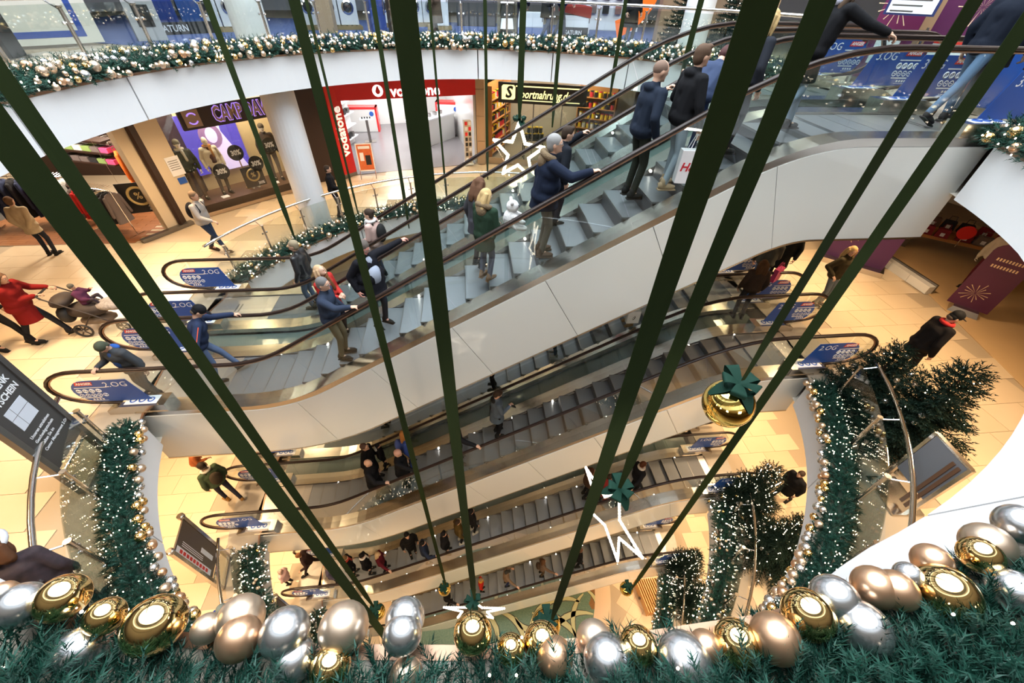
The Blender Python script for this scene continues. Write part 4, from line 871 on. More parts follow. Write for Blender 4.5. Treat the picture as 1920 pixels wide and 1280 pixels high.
f = MB(); [f.box(-.24 + .055 * q, -.21 + .055 * q, -.024, -.02, 1.42 - .17 * k, 1.49 - .17 * k) for q in range(9) for k in range(2)]; f.build('letter_row', gd, t, kind='stuff')
t = thing('advertising_board', 'dark purple upright board with a white notice beside the shop entrance', 'sign', (11.2, 9.35, Z2), -.75); MB().box(-.75, .75, -.05, .05, .15, 2.3).build('board', M('poster_plum', (.07, .015, .09), .4), t); MB().box(-.8, .8, -.3, .3, 0, .15).build('foot', steel, t); MB().box(-.05, .55, -.06, -.05, 1.35, 1.85).build('notice', whites, t); MB().box(-.05, .55, -.065, -.05, 1.75, 1.85).build('notice_head', redm, t); f = MB(); sparkle(f, -.4, .9, .3, 12, 4, -.052); f.build('sparkler_print', gd, t)
pl = thing('low_barrier', 'long low white plinth with dark capping at the right shop entrance', 'barrier', (12.32, 8.75, Z2), PI / 2)
for k in range(3): MB().box(-.95 + k * .64, -.32 + k * .64, -.1, .1, 0, .22).build('panel', whiteg, pl)
MB().box(-.95, .97, -.14, -.09, .0, .27).build('capping', steeld, pl)
f = MB(); f.prism([(11.35, 4.4), (12.36, 7.8), (12.36, 12), (18, 12), (18, 2), (11.0, 2)], 'z', Z2 - .012, Z2 + .004); struct(f.build('floor', M('shop_floor_warm', (.62, .42, .22), .28, noise=.4, nscale=1.2)))
rr = random.Random(12)
for k in range(16):
    c = rr.choice(['black', 'red', 'brown', 'maroon', 'black', 'grey']); x = 14.1 + .33 * (k % 8) + rr.uniform(-.1, .1); y = 10.2 - .28 * (k % 8) + .6 * (k // 8); m = MB(); w = rr.uniform(.14, .2)
    m.prism([(-w, 0), (w, 0), (w * .85, .26), (-w * .85, .26)], 'y', -.08, .08); o = m.build('handbag', gmats[c]); h = MB(); h.tube([(-w * .5, 0, .26), (-w * .4, 0, .4), (w * .4, 0, .4), (w * .5, 0, .26)], .01, 5); h.build('handle', gmats[c], o); MB().box(-.05, .05, -.085, -.08, .05, .15).build('price_tag', whites, o)
    o.location = (x, y, Z2 + .55 + .1 * (k // 8)); o.rotation_euler = (0, 0, -.7 + rr.uniform(-.2, .2)); tag(o, '%s handbag on the long display of the right-hand shop' % c, 'handbag', '%s handbags on the long display' % c)
t = thing('display_bench', 'long low wooden display bench carrying the handbags', 'bench', (15.25, 9.5, Z2), -.70); MB().box(-1.8, 1.8, -.3, .5, .45, .54).build('top', woods, t); MB().box(-1.8, 1.8, .3, .9, .57, .64).build('upper_top', woods, t)
for sx in (-1, 1): MB().box(sx * 1.6 - .05, sx * 1.6 + .05, -.25, .85, 0, .45).build('leg', steeld, t)
d = thing('red_disc', 'round red sale disc standing above the handbags', 'sign', (14.2, 9.3, Z2 + 1.0), -.7); q = MB(); q.lathe([(.2, 0), (.2, .01)], n=22); o = q.build('disc', redg, d); o.rotation_euler = RX; MB().tube([(0, .01, -.2), (0, .01, -.45)], .01, 5).build('rod', steel, d)
def mannequin(x, y, z, rz, label, top, low, h=1.8): return (x, y, z, rz, label, top, low, h)
t = thing('round_table', 'pale round-edged table near the purple arched board', 'table', (13.6, 5.4, Z2), 0); q = MB(); q.lathe([(.9, .7), (.92, .72), (.92, .76), (.9, .78)], n=30); q.build('top', whiteg, t); q = MB(); q.lathe([(.4, 0), (.4, .05), (.08, .08), (.08, .7)], n=16); q.build('foot', steel, t)
# ================================================================ BOARDS, BENCH AND PRAM ON THE GALLERIES
def infoboard(x, y, z, rz, label, full):
    t = thing('information_board', label, 'sign', (x, y, z), rz); lean = Matrix.Rotation(-.0, 4, 'X')
    fm = M('frame_grey', (.16, .15, .145), .35, .7) if full else steel
    for sx in (-1, 1): MB().box(sx * .47 - .05, sx * .47 + .05, -.05, .05, .06, 2.35).build('side_profile', fm, t)
    MB().box(-.42, .42, -.02, .02, .62, 2.3).build('panel', M('board_dark', (.055, .052, .052), .4) if full else M('board_brown', (.10, .075, .055), .4), t)
    MB().box(-.5, .5, -.05, .05, 0, .06).build('foot_rail', steel, t); MB().tube([(-.42, 0, .52), (.42, 0, .52)], .022, 8).build('cross_bar', chrome, t)
    MB().box(-.42, .42, -.004, .004, .06, .5).build('glass_panel', glassr, t)
    if full:
        text('lettering', 'GESCHENK', whites, t, (-.02, -.024, 1.98), RX, .13, .002, .003); text('lettering', 'GUTSCHEIN', whites, t, (-.02, -.024, 1.83), RX, .13, .002, .003)
        MB().box(-.24, .2, -.026, -.02, 1.36, 1.70).build('voucher_picture', M('voucher_white', (.62, .66, .75), .4), t); f = MB(); f.box(-.24, .2, -.028, -.026, 1.56, 1.565); f.box(-.1, -.095, -.028, -.026, 1.36, 1.70); f.build('printed_bow', steeld, t)
        for i, s_ in enumerate(('Unseren attraktiven', 'Geschenkgutschein', 'erhalten Sie im', 'Center Management 2.OG')): text('lettering', s_, whites, t, (-.28, -.024, 1.22 - .09 * i), RX, .068, .001, .001, 0, 1, 'LEFT')
    else:
        MB().box(-.40, -.24, -.026, -.02, .75, 2.25).build('white_strip', whites, t); f = MB(); [f.box(-.37, -.28, -.03, -.026, .9 + .14 * k, 1.0 + .14 * k) for k in range(9)]; f.build('red_print', redm, t); MB().box(.0, .13, -.026, -.02, .8, 1.35).build('white_card', whites, t); f = MB(); [f.box(-.18 + .05 * q, -.165 + .05 * q, -.026, -.02, 1.2, 2.1) for q in range(3)]; f.build('print_lines', whites, t)
    for q in range(2): MB().lathe([(.09, 2.35), (.09, 2.42), (.06, 2.44)], ((q * 2 - 1) * .47, 0, 0), 12).build('end_cap', steel, t)
    t.scale = (.82, .82, 1.0); return t
infoboard(-6.20, 3.98, Z2, math.radians(102), 'dark gift voucher board in grey frame beside the second-floor railing', True)
infoboard(-6.62, 4.24, Z1, math.radians(102), 'framed brown board with white strip beside the first-floor railing', False)
infoboard(-6.7, 4.3, Z0, math.radians(102), 'framed brown board beside the ground-floor railing, mostly hidden', False)
t = thing('display_board', 'grey board on steel side posts seen from behind at the right railing', 'sign', (6.62, 2.5, Z2), math.radians(84)); MB().box(-.27, .27, -.025, .025, .42, 1.28).build('panel', M('panel_grey', (.17, .18, .21), .4), t)
for sx in (-1, 1): MB().box(sx * .30 - .025, sx * .30 + .025, -.03, .03, 0, 1.3).build('side_profile', steel, t)
for k in range(2): MB().box(-.24 + .085 * k, -.19 + .085 * k, .026, .045, .1, 1.2).build('bar', M('bar_brown', (.14, .07, .04), .4), t)
MB().box(-.30, .30, -.03, .03, 1.28, 1.31).build('top_rail', steel, t); MB().box(-.33, .33, -.25, .25, 0, .03).build('foot', steel, t)
f = MB(); f.tube([(.3 * math.cos(a), -.55, .33 + .3 * math.sin(a)) for a in [2 * PI * i / 20 for i in range(20)]], .012, 6, True); f.tube([(0, -.25, .02), (0, -.55, .03)], .012, 5); hoop = f.build('tube_hoop', chrome); hoop.location = (6.75, 2.05, Z2); hoop.rotation_euler = (0, 0, .9); tag(hoop, 'round steel tube hoop standing behind the right railing', 'hoop')
t = thing('slatted_bench', 'curved bench of upright pale wooden slats on the basement floor', 'bench', (CX, CY, ZB)); slat = M('slat_wood', (.75, .42, .16), .4); sm = MB().box(-.02, .02, -.75, .75, 0, .55).mesh('slat', slat)
for k in range(11): q = 7.2 + k * .115; o = obj('slat', sm, t, loc=(q, -1.55, .0)); o.rotation_euler = (0, 0, .12)
MB().box(7.1, 8.5, -1.6, -1.5, .1, .2).build('cross_beam', steeld, t)
# pram with its child
t = thing('pram', 'dark pushchair with dotted footmuff and spoked wheels pushed by the red-coated person', 'pram', (-8.25, 7.75, Z2), math.radians(8)); pm = M('pram_dark', (.035, .025, .022), .7); dots = M('pram_dots', (.10, .09, .09), .7, noise=1.0, nscale=25, col2=(.5, .45, .42))
def wheel(x, y, r, nm='wheel'):
    f = MB(); f.tube([(x + r * math.cos(a), y, r + .02 + r * math.sin(a)) for a in [2 * PI * i / 20 for i in range(20)]], .022, 6, True); w = f.build(nm, black, t, True); g = MB(); [g.tube([(x, y, r + .02), (x + r * math.cos(a), y, r + .02 + r * math.sin(a))], .014, 5) for a in [2 * PI * i / 5 + .3 for i in range(5)]]; g.build('spokes', pm, w); g = MB(); g.ell((x, y, r + .02), .03, 8, 5); g.build('hub', steeld, w)
for sy in (-1, 1): wheel(-.28, sy * .28, .15); wheel(.42, sy * .22, .11)
f = MB(); 
for sy in (-1, 1): f.tube([(-.28, sy * .26, .18), (.05, sy * .26, .55), (-.55, sy * .24, 1.02)], .016, 6); f.tube([(.42, sy * .22, .14), (.05, sy * .26, .55)], .016, 6)
f.build('frame', pm, t); MB().tube([(-.55, -.24, 1.02), (-.62, -.2, 1.06), (-.62, .2, 1.06), (-.55, .24, 1.02)], .02, 6).build('push_bar', black, t)
f = MB(); f.ell((-.1, 0, .55), (.42, .24, .17), 14, 8); f.build('seat', pm, t, True); f = MB(); f.ell((-.42, 0, .82), (.2, .26, .12), 12, 8); f.build('folded_hood', pm, t, True); f = MB(); f.ell((.42, 0, .62), (.36, .23, .12), 14, 8); f.build('footmuff', dots, t, True); f = MB(); f.ell((-.05, 0, .28), (.35, .2, .1), 12, 7); f.build('basket', M('basket_cloth', (.20, .15, .11), .8), t, True)
f = MB(); f.ell((-.5, -.05, .5), (.14, .2, .2), 10, 7); f.build('bag', black, t, True)
# ================================================================ THIRD FLOOR STORE
wm = whites; dglass = M('porthole', (.03, .03, .035), .1)
def washer(x, y, rz, label, grp, z=.14):
    t = thing('washing_machine', label, 'washing machine', (x, y, Z3 + z), rz, grp); MB().box(-.3, .3, -.28, .28, 0, .85).build('body', wm, t); f = MB(); f.lathe([(.18, 0), (.2, .02), (.15, .04), (.15, .01)], n=20); o = f.build('door_ring', chrome, t); o.location = (0, -.28, .48); o.rotation_euler = RX; f = MB(); f.ell((0, 0, 0), (.145, .145, .04), 16, 8); p = f.build('porthole', dglass, t, True); p.location = (0, -.29, .48); p.rotation_euler = RX; MB().box(-.28, .28, -.29, -.28, .72, .83).build('control_panel', steel, t)
    d = MB(); d.lathe([(.035, 0), (.03, .03)], n=12); k = d.build('dial', wm, t); k.location = (.1, -.29, .775); k.rotation_euler = RX; return t
def pallet(x, y, rz, w, label):
    t = thing('pallet', label, 'pallet', (x, y, Z3 + .006), rz, 'wooden pallets under the appliances'); pw = M('pallet_wood', (.36, .26, .13), .8) if 'pallet_wood' not in bpy.data.materials else bpy.data.materials['pallet_wood']
    n = max(5, int(w / .16))
    for k in range(n): MB().box(-w / 2 + k * w / n, -w / 2 + k * w / n + .10, -.38, .38, .11, .13).build('slat', pw, t)
    for sy in (-1, 0, 1): MB().box(-w / 2, w / 2, sy * .33 - .05, sy * .33 + .05, .0, .11).build('runner', pw, t)
for px, py, rz, w, lab in ((-7.35, 17.2, .45, 1.9, 'pallet under the washing machines left of the white column'), (-4.6, 18.6, .3, 2.0, 'pallet under the washing machines right of the white column'), (-2.2, 20.4, .5, 2.6, 'pallet under the long row of machines')):
    pallet(px, py, rz, w, lab); n = int(w / .64)
    for k in range(n): u = -w / 2 + .32 + k * .64; washer(px + u * math.cos(rz), py + u * math.sin(rz), rz, 'white washing machine on the %s' % lab, 'machines on the ' + lab)
def cabinet(x, y, rz, w, d, h, m, name, label, z=.0):
    t = thing(name, label, 'appliance', (x, y, Z3 + .006 + z), rz); MB().box(-w / 2, w / 2, -d / 2, d / 2, 0, h).build('body', m, t); MB().box(-w / 2 + .01, w / 2 - .01, -d / 2 - .02, -d / 2, .02, h - .02).build('door', m, t); MB().box(w / 2 - .06, w / 2 - .03, -d / 2 - .05, -d / 2 - .02, h * .4, h * .8).build('handle', steel, t); return t
pallet(-.85, 19.4, .05, .9, 'pallet under the tall white fridge'); cabinet(-.85, 19.4, .05, .7, .65, 1.7, whites, 'fridge', 'tall white fridge on a pallet behind the dark broad ribbon', .13)
cabinet(-2.9, 17.9, .4, .5, .45, 1.2, M('box_blue', (.03, .06, .25), .5), 'carton', 'dark blue appliance carton standing between the machines'); cabinet(-2.35, 18.1, .4, .35, .45, 1.0, M('box_brown', (.16, .10, .06), .7), 'carton', 'brown carton beside the dark blue one')
cabinet(.6, 21.5, 0, 1.6, .6, 1.9, steeld, 'oven_wall', 'grey row of built-in appliances at the back of the store'); cabinet(2.6, 21.5, 0, 1.6, .6, .5, whites, 'low_counter', 'low white counter at the back of the store'); cabinet(4.6, 19.3, -.1, .55, .6, .8, whites, 'cooker', 'white cooker with black top beside the aisle'); cabinet(6.2, 20.8, -.2, 2.2, .5, 1.3, whites, 'coffee_machine_shelf', 'white shelf wall of coffee machines with green trim')
t = thing('coffee_display', 'rows of small coffee machines on the white shelf wall', 'display', (6.2, 20.5, Z3 + .55), -.2)
for k in range(8): MB().box(-1 + .5 * (k % 4), -.75 + .5 * (k % 4), -.1, .08, .45 * (k // 4), .32 + .45 * (k // 4)).build('machine', [steel, black][k % 2], t)
t = thing('magazine_tower', 'narrow tower of stacked dark and white boxes by the railing', 'stand', (1.35, 15.4, Z3 + .006), 0); MB().box(-.26, .26, .1, .14, 0, 1.9).build('back', steel, t); f = MB(); [f.box(sx * .26 - .03, sx * .26 + .03, -.14, .14, 0, 1.9) for sx in (-1, 1)]; f.build('side', steel, t)
for k in range(6): MB().box(-.2, .2, -.13, .1, .05 + .3 * k, .30 + .3 * k, .03).build('box', [black, whites][k % 2], t)
t = thing('pallet_display', 'red and white carton stack with dark base printed with the store name', 'display', (3.9, 17.6, Z3 + .006), -.15); MB().box(-.5, .5, -.35, .35, 0, .3).build('base', black, t); text('lettering', 'SATURN', whites, t, (0, -.352, .15), RX, .17, .002, .004, 0, .9); MB().box(-.48, .48, -.33, .33, .3, .62).build('white_carton', whites, t); f = MB(); f.prism([(-.55, .72), (.55, .55), (.55, .85), (-.55, 1.0)], 'y', -.35, .35); f.build('red_carton', M('carton_red', (.30, .03, .02), .5), t)
t = thing('poster_stand', 'blue store posters on a dark base with the store name near the left railing', 'display', (-8.35, 16.1, Z3 + .006), .75); MB().box(-.75, .75, -.2, .2, 0, .28).build('base', black, t); text('lettering', 'SATURN', whites, t, (-.3, -.205, .14), RX, .22, .002, .004, 0, .9); MB().box(-.7, -.05, -.02, .02, .28, 1.7).build('poster', M('poster_navy', (.02, .05, .25), .4), t); MB().box(-.95, -.72, -.03, .0, .28, 1.5).build('price_board', whites, t); MB().box(.05, .7, -.02, .02, .28, 1.7).build('poster', M('poster_bluegrey', (.03, .10, .35), .4, noise=.6, nscale=4), t); MB().box(-1.25, -.98, -.05, .0, .05, 1.9).build('light_strip', M('screen_blue', (.1, .2, .9), .4, emit=(.25, .35, 1), es=1.2), t)
t = thing('ticket_machine', 'grey metal box with square dark window beside the store entrance', 'machine', (-8.35, 14.35, Z3), .62); MB().box(-.33, .33, -.2, .2, 0, 1.6).build('case', M('case_grey', (.42, .42, .43), .45), t)
for k in range(2): MB().box(-.18, .18, -.215, -.2, .3 + .62 * k, .75 + .62 * k).build('window', dglass, t)
t = thing('large_board', 'large cream board with broad blue border behind the left railing', 'sign', (-9.6, 12.6, Z3), .80); MB().box(-1.5, 1.0, -.03, .03, .05, 2.2).build('board', M('board_cream', (.60, .58, .52), .6), t); f = MB(); f.box(-1.45, .72, -.036, -.03, .18, .30); f.box(.60, .72, -.036, -.03, .30, 2.2); f.build('blue_border', M('border_blue', (.02, .06, .30), .5), t)
t = thing('dark_case', 'dark upright case at the left end of the far railing', 'case', (-9.4, 10.6, Z3), .3); MB().box(-.5, .5, -.3, .3, .05, 1.4).build('case', black, t); MB().box(-.55, .55, -.35, .35, 0, .05).build('base', steeld, t)
orn = M('orange_lacquer', (.95, .16, .01), .35, emit=(1, .18, .02), es=.15)
f = MB(); n = 16; pp = [((1.75 + .0) * math.cos(a), 1.75 * math.sin(a)) for a in [-1.25 + 1.5 * i / n for i in range(n + 1)]] + [((1.28) * math.cos(a), 1.28 * math.sin(a)) for a in [-1.25 + 1.5 * (n - i) / n for i in range(n + 1)]]; f.prism(pp, 'y', -.05, .05); o = f.build('orange_arch', orn); o.location = (4.75, 16.9, 1.75); o.rotation_euler = (0, 0, -.35); tag(o, 'huge orange curved stroke of a store emblem at the entrance', 'sign')
struct(MB().box(6.6, 9.0, 16.6, 16.9, 0, 4.3).build('wall_stone', stone)); struct(MB().box(8.2, 9.0, 14.0, 16.6, 0, 4.3).build('wall_stone', stone))
for x, y in ((-4.4, 17.3), (9.2, 12.2), (9.6, 9.9)): struct(MB().box(x - .22, x + .22, y - .22, y + .22, 0, 4.3).build('pillar', stone))
for k, (x, y, rz, w, h, c, lab) in enumerate(((9.4, 8.4, -1.0, 1.3, 2.4, pu, 'tall purple sparkler poster on the third floor, larger one'), (8.6, 9.3, -.9, .75, 2.3, M('poster_wine', (.12, .012, .06), .4), 'narrow wine-red poster with gold lines on the third floor'))):
    t = thing('poster_stand', lab, 'sign', (x, y, Z3), rz); MB().box(-w / 2, w / 2, -.03, .03, .1, h).build('board', c, t); MB().box(-w / 2, w / 2, -.2, .2, 0, .1).build('foot', steeld, t); f = MB(); sparkle(f, -.1, 1.3, .42, 14, 5 + k, -.032); [f.box(-.2, .1, -.034, -.03, 1.9 + .12 * q, 1.94 + .12 * q) for q in range(3)]; f.build('gold_print', gd, t)
    MB().box(-.5 if k == 0 else -.2, .1 if k == 0 else .2, -.045, -.03, .35, .85).build('white_notice', whites, t); MB().box(-.5 if k == 0 else -.2, .1 if k == 0 else .2, -.05, -.03, .75, .85).build('notice_head', redm if k == 0 else iconm, t)
t = thing('notice_case', 'glazed notice case with white sheet and dark blue head on the third floor', 'sign', (8.15, 8.7, Z3), -.85); MB().box(-.38, .38, -.04, .04, 1.15, 1.75).build('case', M('case_blue', (.02, .03, .12), .4), t); MB().box(-.34, .34, -.05, -.04, 1.18, 1.5).build('sheet', whites, t); f = MB(); [f.box(-.3, .25 - .1 * q, -.054, -.05, 1.36 - .08 * q, 1.38 - .08 * q) for q in range(3)]; f.build('print', steeld, t); f = MB(); [f.tube([(sx * .4, 0, 0), (sx * .4, 0, 1.0)], .02, 6) for sx in (-1, 1)]; f.build('posts', chrome, t)
t = thing('blue_board', 'plain blue board at the far right of the third floor', 'sign', (8.6, 6.4, Z3), -1.0); MB().box(-.5, .5, -.02, .02, .1, 1.0).build('board', blue, t); MB().box(-.5, .5, -.15, .15, 0, .1).build('foot', steel, t)
for k, (x, y) in enumerate(((6.7, 14.9), (7.5, 13.6))):
    f = tree(x, y, Z3, 1.7, .6, ['small decorated fir tree by the stone wall of the third floor', 'second small fir tree nearer the right-hand third-floor pillar'][k], 10, 60, 30 + k, single=False)
# ================================================================ PEOPLE
CM = {}
def cmat(c, r=.85, n=.25):
    k = (c, r)
    if k not in CM: CM[k] = M('cloth', c, r, noise=n, nscale=14, col2=tuple(x * .55 for x in c), spec=.12)
    return CM[k]
skin = M('skin', (.62, .37, .26), .5, noise=.2, nscale=6, col2=(.55, .29, .20)); lips = M('lips', (.42, .13, .11), .5); eyem = M('eye_dark', (.02, .015, .012), .2); eyew = M('eye_white', (.75, .72, .68), .3)
furm = M('fur', (.22, .15, .085), .95, noise=.9, nscale=60, col2=(.12, .08, .04), bump=.8, bscale=90)
def remesh(o, v, it=3):
    m = o.modifiers.new('remesh', 'REMESH'); m.mode = 'VOXEL'; m.voxel_size = v; m.use_smooth_shade = True
    s = o.modifiers.new('smooth', 'SMOOTH'); s.factor = .5; s.iterations = it; return o
def ik(a, t, l1, l2, pole):
    d = t - a; L = max(.05, min(d.length, (l1 + l2) * .995)); d = d.normalized(); t = a + d * L
    p = (l1 * l1 - l2 * l2 + L * L) / (2 * L); h = math.sqrt(max(0, l1 * l1 - p * p)); n = pole - d * pole.dot(d)
    if n.length < 1e-4: n = d.orthogonal()
    return a + d * p + n.normalized() * h, t
def hand_mesh(wrist, fw, up, side, curl, s):
    "palm, four unequal bent fingers, thumb from the side of the palm"
    fw = fw.normalized(); up = (up - fw * up.dot(fw)).normalized(); sd = up.cross(fw) * side      # sd points to the thumb side
    P = lambda x, y, z: wrist + (fw * x + sd * y + up * z) * s
    mb = MB(); R = Matrix((fw, sd, up)).transposed()
    mb.ell(P(.052, 0, 0), (.05 * s, .040 * s, .017 * s), 10, 6, R); mb.cap(P(-.03, 0, 0), P(.03, 0, 0), .026 * s, .028 * s, 8)
    for i, (y, L) in enumerate(((.028, .070), (.010, .080), (-.010, .074), (-.027, .058))):
        a = 0; p = Vector((.088, y, .002)); pts = [P(*(p - Vector((.02, 0, 0)))), P(*p)]
        for j in range(3):
            a += curl * .62; l = L * (.45, .32, .23)[j]; p = p + Vector((math.cos(a) * l, y * .08, -math.sin(a) * l)); pts.append(P(*p))
        mb.tube(pts, [.0095 * s, .0092 * s, .0088 * s, .0078 * s, .006 * s], 6)
    mb.tube([P(.015, .028, -.004), P(.045, .050, -.010), P(.070, .058 - .02 * curl, -.018 - .02 * curl), P(.086, .056 - .035 * curl, -.024 - .03 * curl)], [.012 * s, .0115 * s, .0095 * s, .007 * s], 6)
    return mb
def person(label, loc, yaw, h=1.72, top=(.02, .02, .025), low=(.03, .03, .04), hair=('short', (.10, .06, .04)), lean=0, roll=0, twist=0, head=(0, 0), L=None, R=None, feet=None, coat=.12, fat=1.0, w=1.0, shoe=(.02, .02, .02), near=False, hood=None, fur=False, scarf=None, shirt=None, glasses=False, pack=None, skirt=None, curl=.9, sleeve=None, tm=None, stripe=None, foot=None, child=False, puff=1.0, bare=False, group=None, sk=None):
    s = h / 1.75; t = thing('person', label, 'person', loc, math.radians(yaw), group); V = Vector; SX = Matrix.Scale(s, 4); sm = sk or skin
    v = (.0135 if near else .024) * (1 if not child else .85); yr = math.radians(yaw)
    U = Matrix.Translation((0, 0, .95)) @ Matrix.Rotation(math.radians(twist), 4, 'Z') @ Matrix.Rotation(math.radians(roll), 4, 'X') @ Matrix.Rotation(math.radians(lean), 4, 'Y') @ Matrix.Translation((0, 0, -.95))
    H = U @ Matrix.Translation((.02, 0, 1.62)) @ Matrix.Rotation(math.radians(head[0]), 4, 'Z') @ Matrix.Rotation(math.radians(head[1]), 4, 'Y'); u = lambda *p: U @ V(p); hd = lambda *p: H @ V(p); HR = H.to_3x3(); UR = U.to_3x3()
    def loc2(p):                                                       # world point -> body units
        d = V(p) - V(loc); return V((d.x * math.cos(yr) + d.y * math.sin(yr), -d.x * math.sin(yr) + d.y * math.cos(yr), d.z)) / s
    arms = []
    for sd, tg in ((1, L), (-1, R)):
        sh = u(0, sd * .185 * w, 1.40)
        if tg is None: T = u(.07, sd * .27 * w, .88)
        elif len(tg) == 4: T = loc2(tg[:3])
        else: T = V(tg)
        e, wr = ik(sh, T, .29, .27, V((-.6, sd * .5, -.7))); arms.append((sd, sh, e, wr))
    feet = feet or ((.02, .10), (.0, -.10)); legs = []
    for sd, f in ((1, feet[0]), (-1, feet[1])):
        hp = V((0, sd * .09, .93)); an = V((f[0], f[1], .085 + (f[2] if len(f) > 2 else 0))); k, an2 = ik(hp, an, .43, .43, V((1, sd * .12, 0))); legs.append((sd, hp, k, an2, f[3] if len(f) > 3 else 0))
    # body: one continuous surface from head to feet
    b = MB(); b.x = SX
    b.ell(hd(0, 0, .01), (.098, .078, .115), 14, 10, HR); b.ell(hd(.022, 0, -.055), (.068, .058, .062), 12, 8, HR); b.ell(hd(.098, 0, -.012), (.020, .013, .022), 8, 6, HR); b.ell(hd(.080, 0, .035), (.02, .05, .014), 8, 6, HR); b.ell(hd(.082, 0, -.088), (.018, .024, .016), 8, 6, HR)
    for q in (-1, 1): b.ell(hd(-.005, q * .080, -.008), (.020, .012, .032), 8, 6, HR)
    b.cap(u(-.01, 0, 1.40), hd(-.015, 0, -.05), .058, .052, 10); b.ell(u(0, 0, 1.27), (.10, .15 * w, .17), 12, 8, UR); b.ell(u(0, 0, 1.06), (.09, .13, .17), 12, 8, UR); b.ell(V((0, 0, .93)), (.095, .14, .11), 12, 8)
    for sd, sh, e, wr in arms: b.cap(u(0, sd * .06, 1.38), sh, .06, .05, 8); b.cap(sh, e, .045, .036, 8); b.cap(e, wr, .036, .026, 8)
    for sd, hp, k, an, fy in legs: b.cap(hp, k, .07, .046, 8); b.cap(k, an, .046, .034, 8); b.cap(an, an + V((.10, 0, -.04)), .032, .028, 8)
    remesh(b.build('body', sm, t, True), v)
    for q in (-1, 1):
        e = MB(); e.x = SX; e.ell(hd(.083, q * .031, .008), (.011, .014, .008), 8, 6, HR); e.cur = 1; e.ell(hd(.092, q * .031, .008), (.004, .006, .006), 6, 5, HR); e.build('eye', [eyew, eyem], t, True)
    e = MB(); e.x = SX; e.ell(hd(.088, 0, -.058), (.007, .024, .006), 8, 5, HR); e.build('mouth', lips, t, True)
    for sd, sh, e, wr in arms:
        if len(label) and tuple(wr) and True:
            fw = (wr - e).normalized(); up = V((0, 0, 1)) if abs(fw.z) < .8 else V((-.2, sd * 1.0, .2))
            hm = hand_mesh(wr * s, (fw + V((0, 0, -.1))) , up, sd * -1 if abs(fw.z) < .8 else -sd, curl, s); hm.build('hand', sm, t, True)
    # clothes
    tmat = tm or cmat(top); f = fat * 1.07; p = puff * 1.16
    j = MB(); j.x = SX
    j.ell(u(0, 0, 1.29), (.128 * p, .185 * w * p, .16), 14, 9, UR); j.ell(u(.01 + .035 * (f - 1), 0, 1.10), (.122 * f * p, .165 * f * p, .17), 14, 9, UR); j.cap(u(0, -.13 * w, 1.385), u(0, .13 * w, 1.385), .072 * p, .072 * p, 10); j.cap(u(-.012, 0, 1.40), u(.0, 0, 1.475), .085, .070, 10)
    j.ell(V((0, 0, .95)), (.130 * f * p, .175 * f * p, .13), 14, 8)
    for q in (-1, 1): j.cap(V((0, q * .055, .98)), u(0, q * .065, 1.27), .112 * f * p, .118 * p, 10)
    if coat > .12: j.tube([V((0, 0, 1.0)), V((0, 0, .95 - coat * .5)), V((0, 0, .95 - coat))], [.15 * f, .165 * f, .185 * f], 14, r2=None)
    for sd, sh, e, wr in arms:
        j.cap(u(0, sd * .10 * w, 1.375), sh, .075 * p, .066 * p, 8); j.cap(sh, e, .064 * p, .054 * p, 9)
        if not bare: j.cap(e, e.lerp(wr, .93), .054 * p, .042 * p, 9)
    if hood is not None and not fur: j.ell(u(-.085, 0, 1.445), (.06, .11, .06), 10, 8, UR)
    remesh(j.build('jacket', tmat, t, True), v * 1.25, 2)
    if shirt is not None:
        q = MB(); q.x = SX; q.ell(u(.045 + .03 * (f - 1), 0, 1.12), (.106 * f * p, .115 * f, .22), 14, 9, UR); q.ell(u(.03, 0, 1.36), (.10, .08, .11), 10, 8, UR); q.build('shirt', cmat(shirt), t, True)
    l = MB(); l.x = SX; l.ell(V((0, 0, .93)), (.118 * f, .158 * f, .12), 14, 8); lr = 1.0
    for sd, hp, k, an, fy in legs: l.cap(hp, k, .088, .064, 9); l.cap(k, an.lerp(k, .02), .062, .050, 9)
    remesh(l.build('trousers', cmat(low), t, True), v * 1.25, 2)
    if skirt is not None: q = MB(); q.x = SX; q.lathe([(.16, .98), (.2, .8), (.24, .52)], n=16); q.build('skirt', cmat(skirt), t, True)
    for sd, hp, k, an, fy in legs:
        q = MB(); q.x = SX @ Matrix.Translation((an.x, an.y, an.z - .085)) @ Matrix.Rotation(math.radians(sd * 8), 4, 'Z') @ Matrix.Rotation(math.radians(fy), 4, 'Y')
        q.ell((.055, 0, .042), (.135, .048, .042), 12, 8); q.ell((-.03, 0, .06), (.055, .045, .065), 10, 7); q.cap((-.005, 0, .06), (-.01, 0, .13), .05, .046, 8); q.box(-.08, .19, -.044, .044, 0, .018, .006); q.build('shoe', cmat(foot or shoe), t, True)
    st, hc = hair; hmat = cmat(hc, .7)
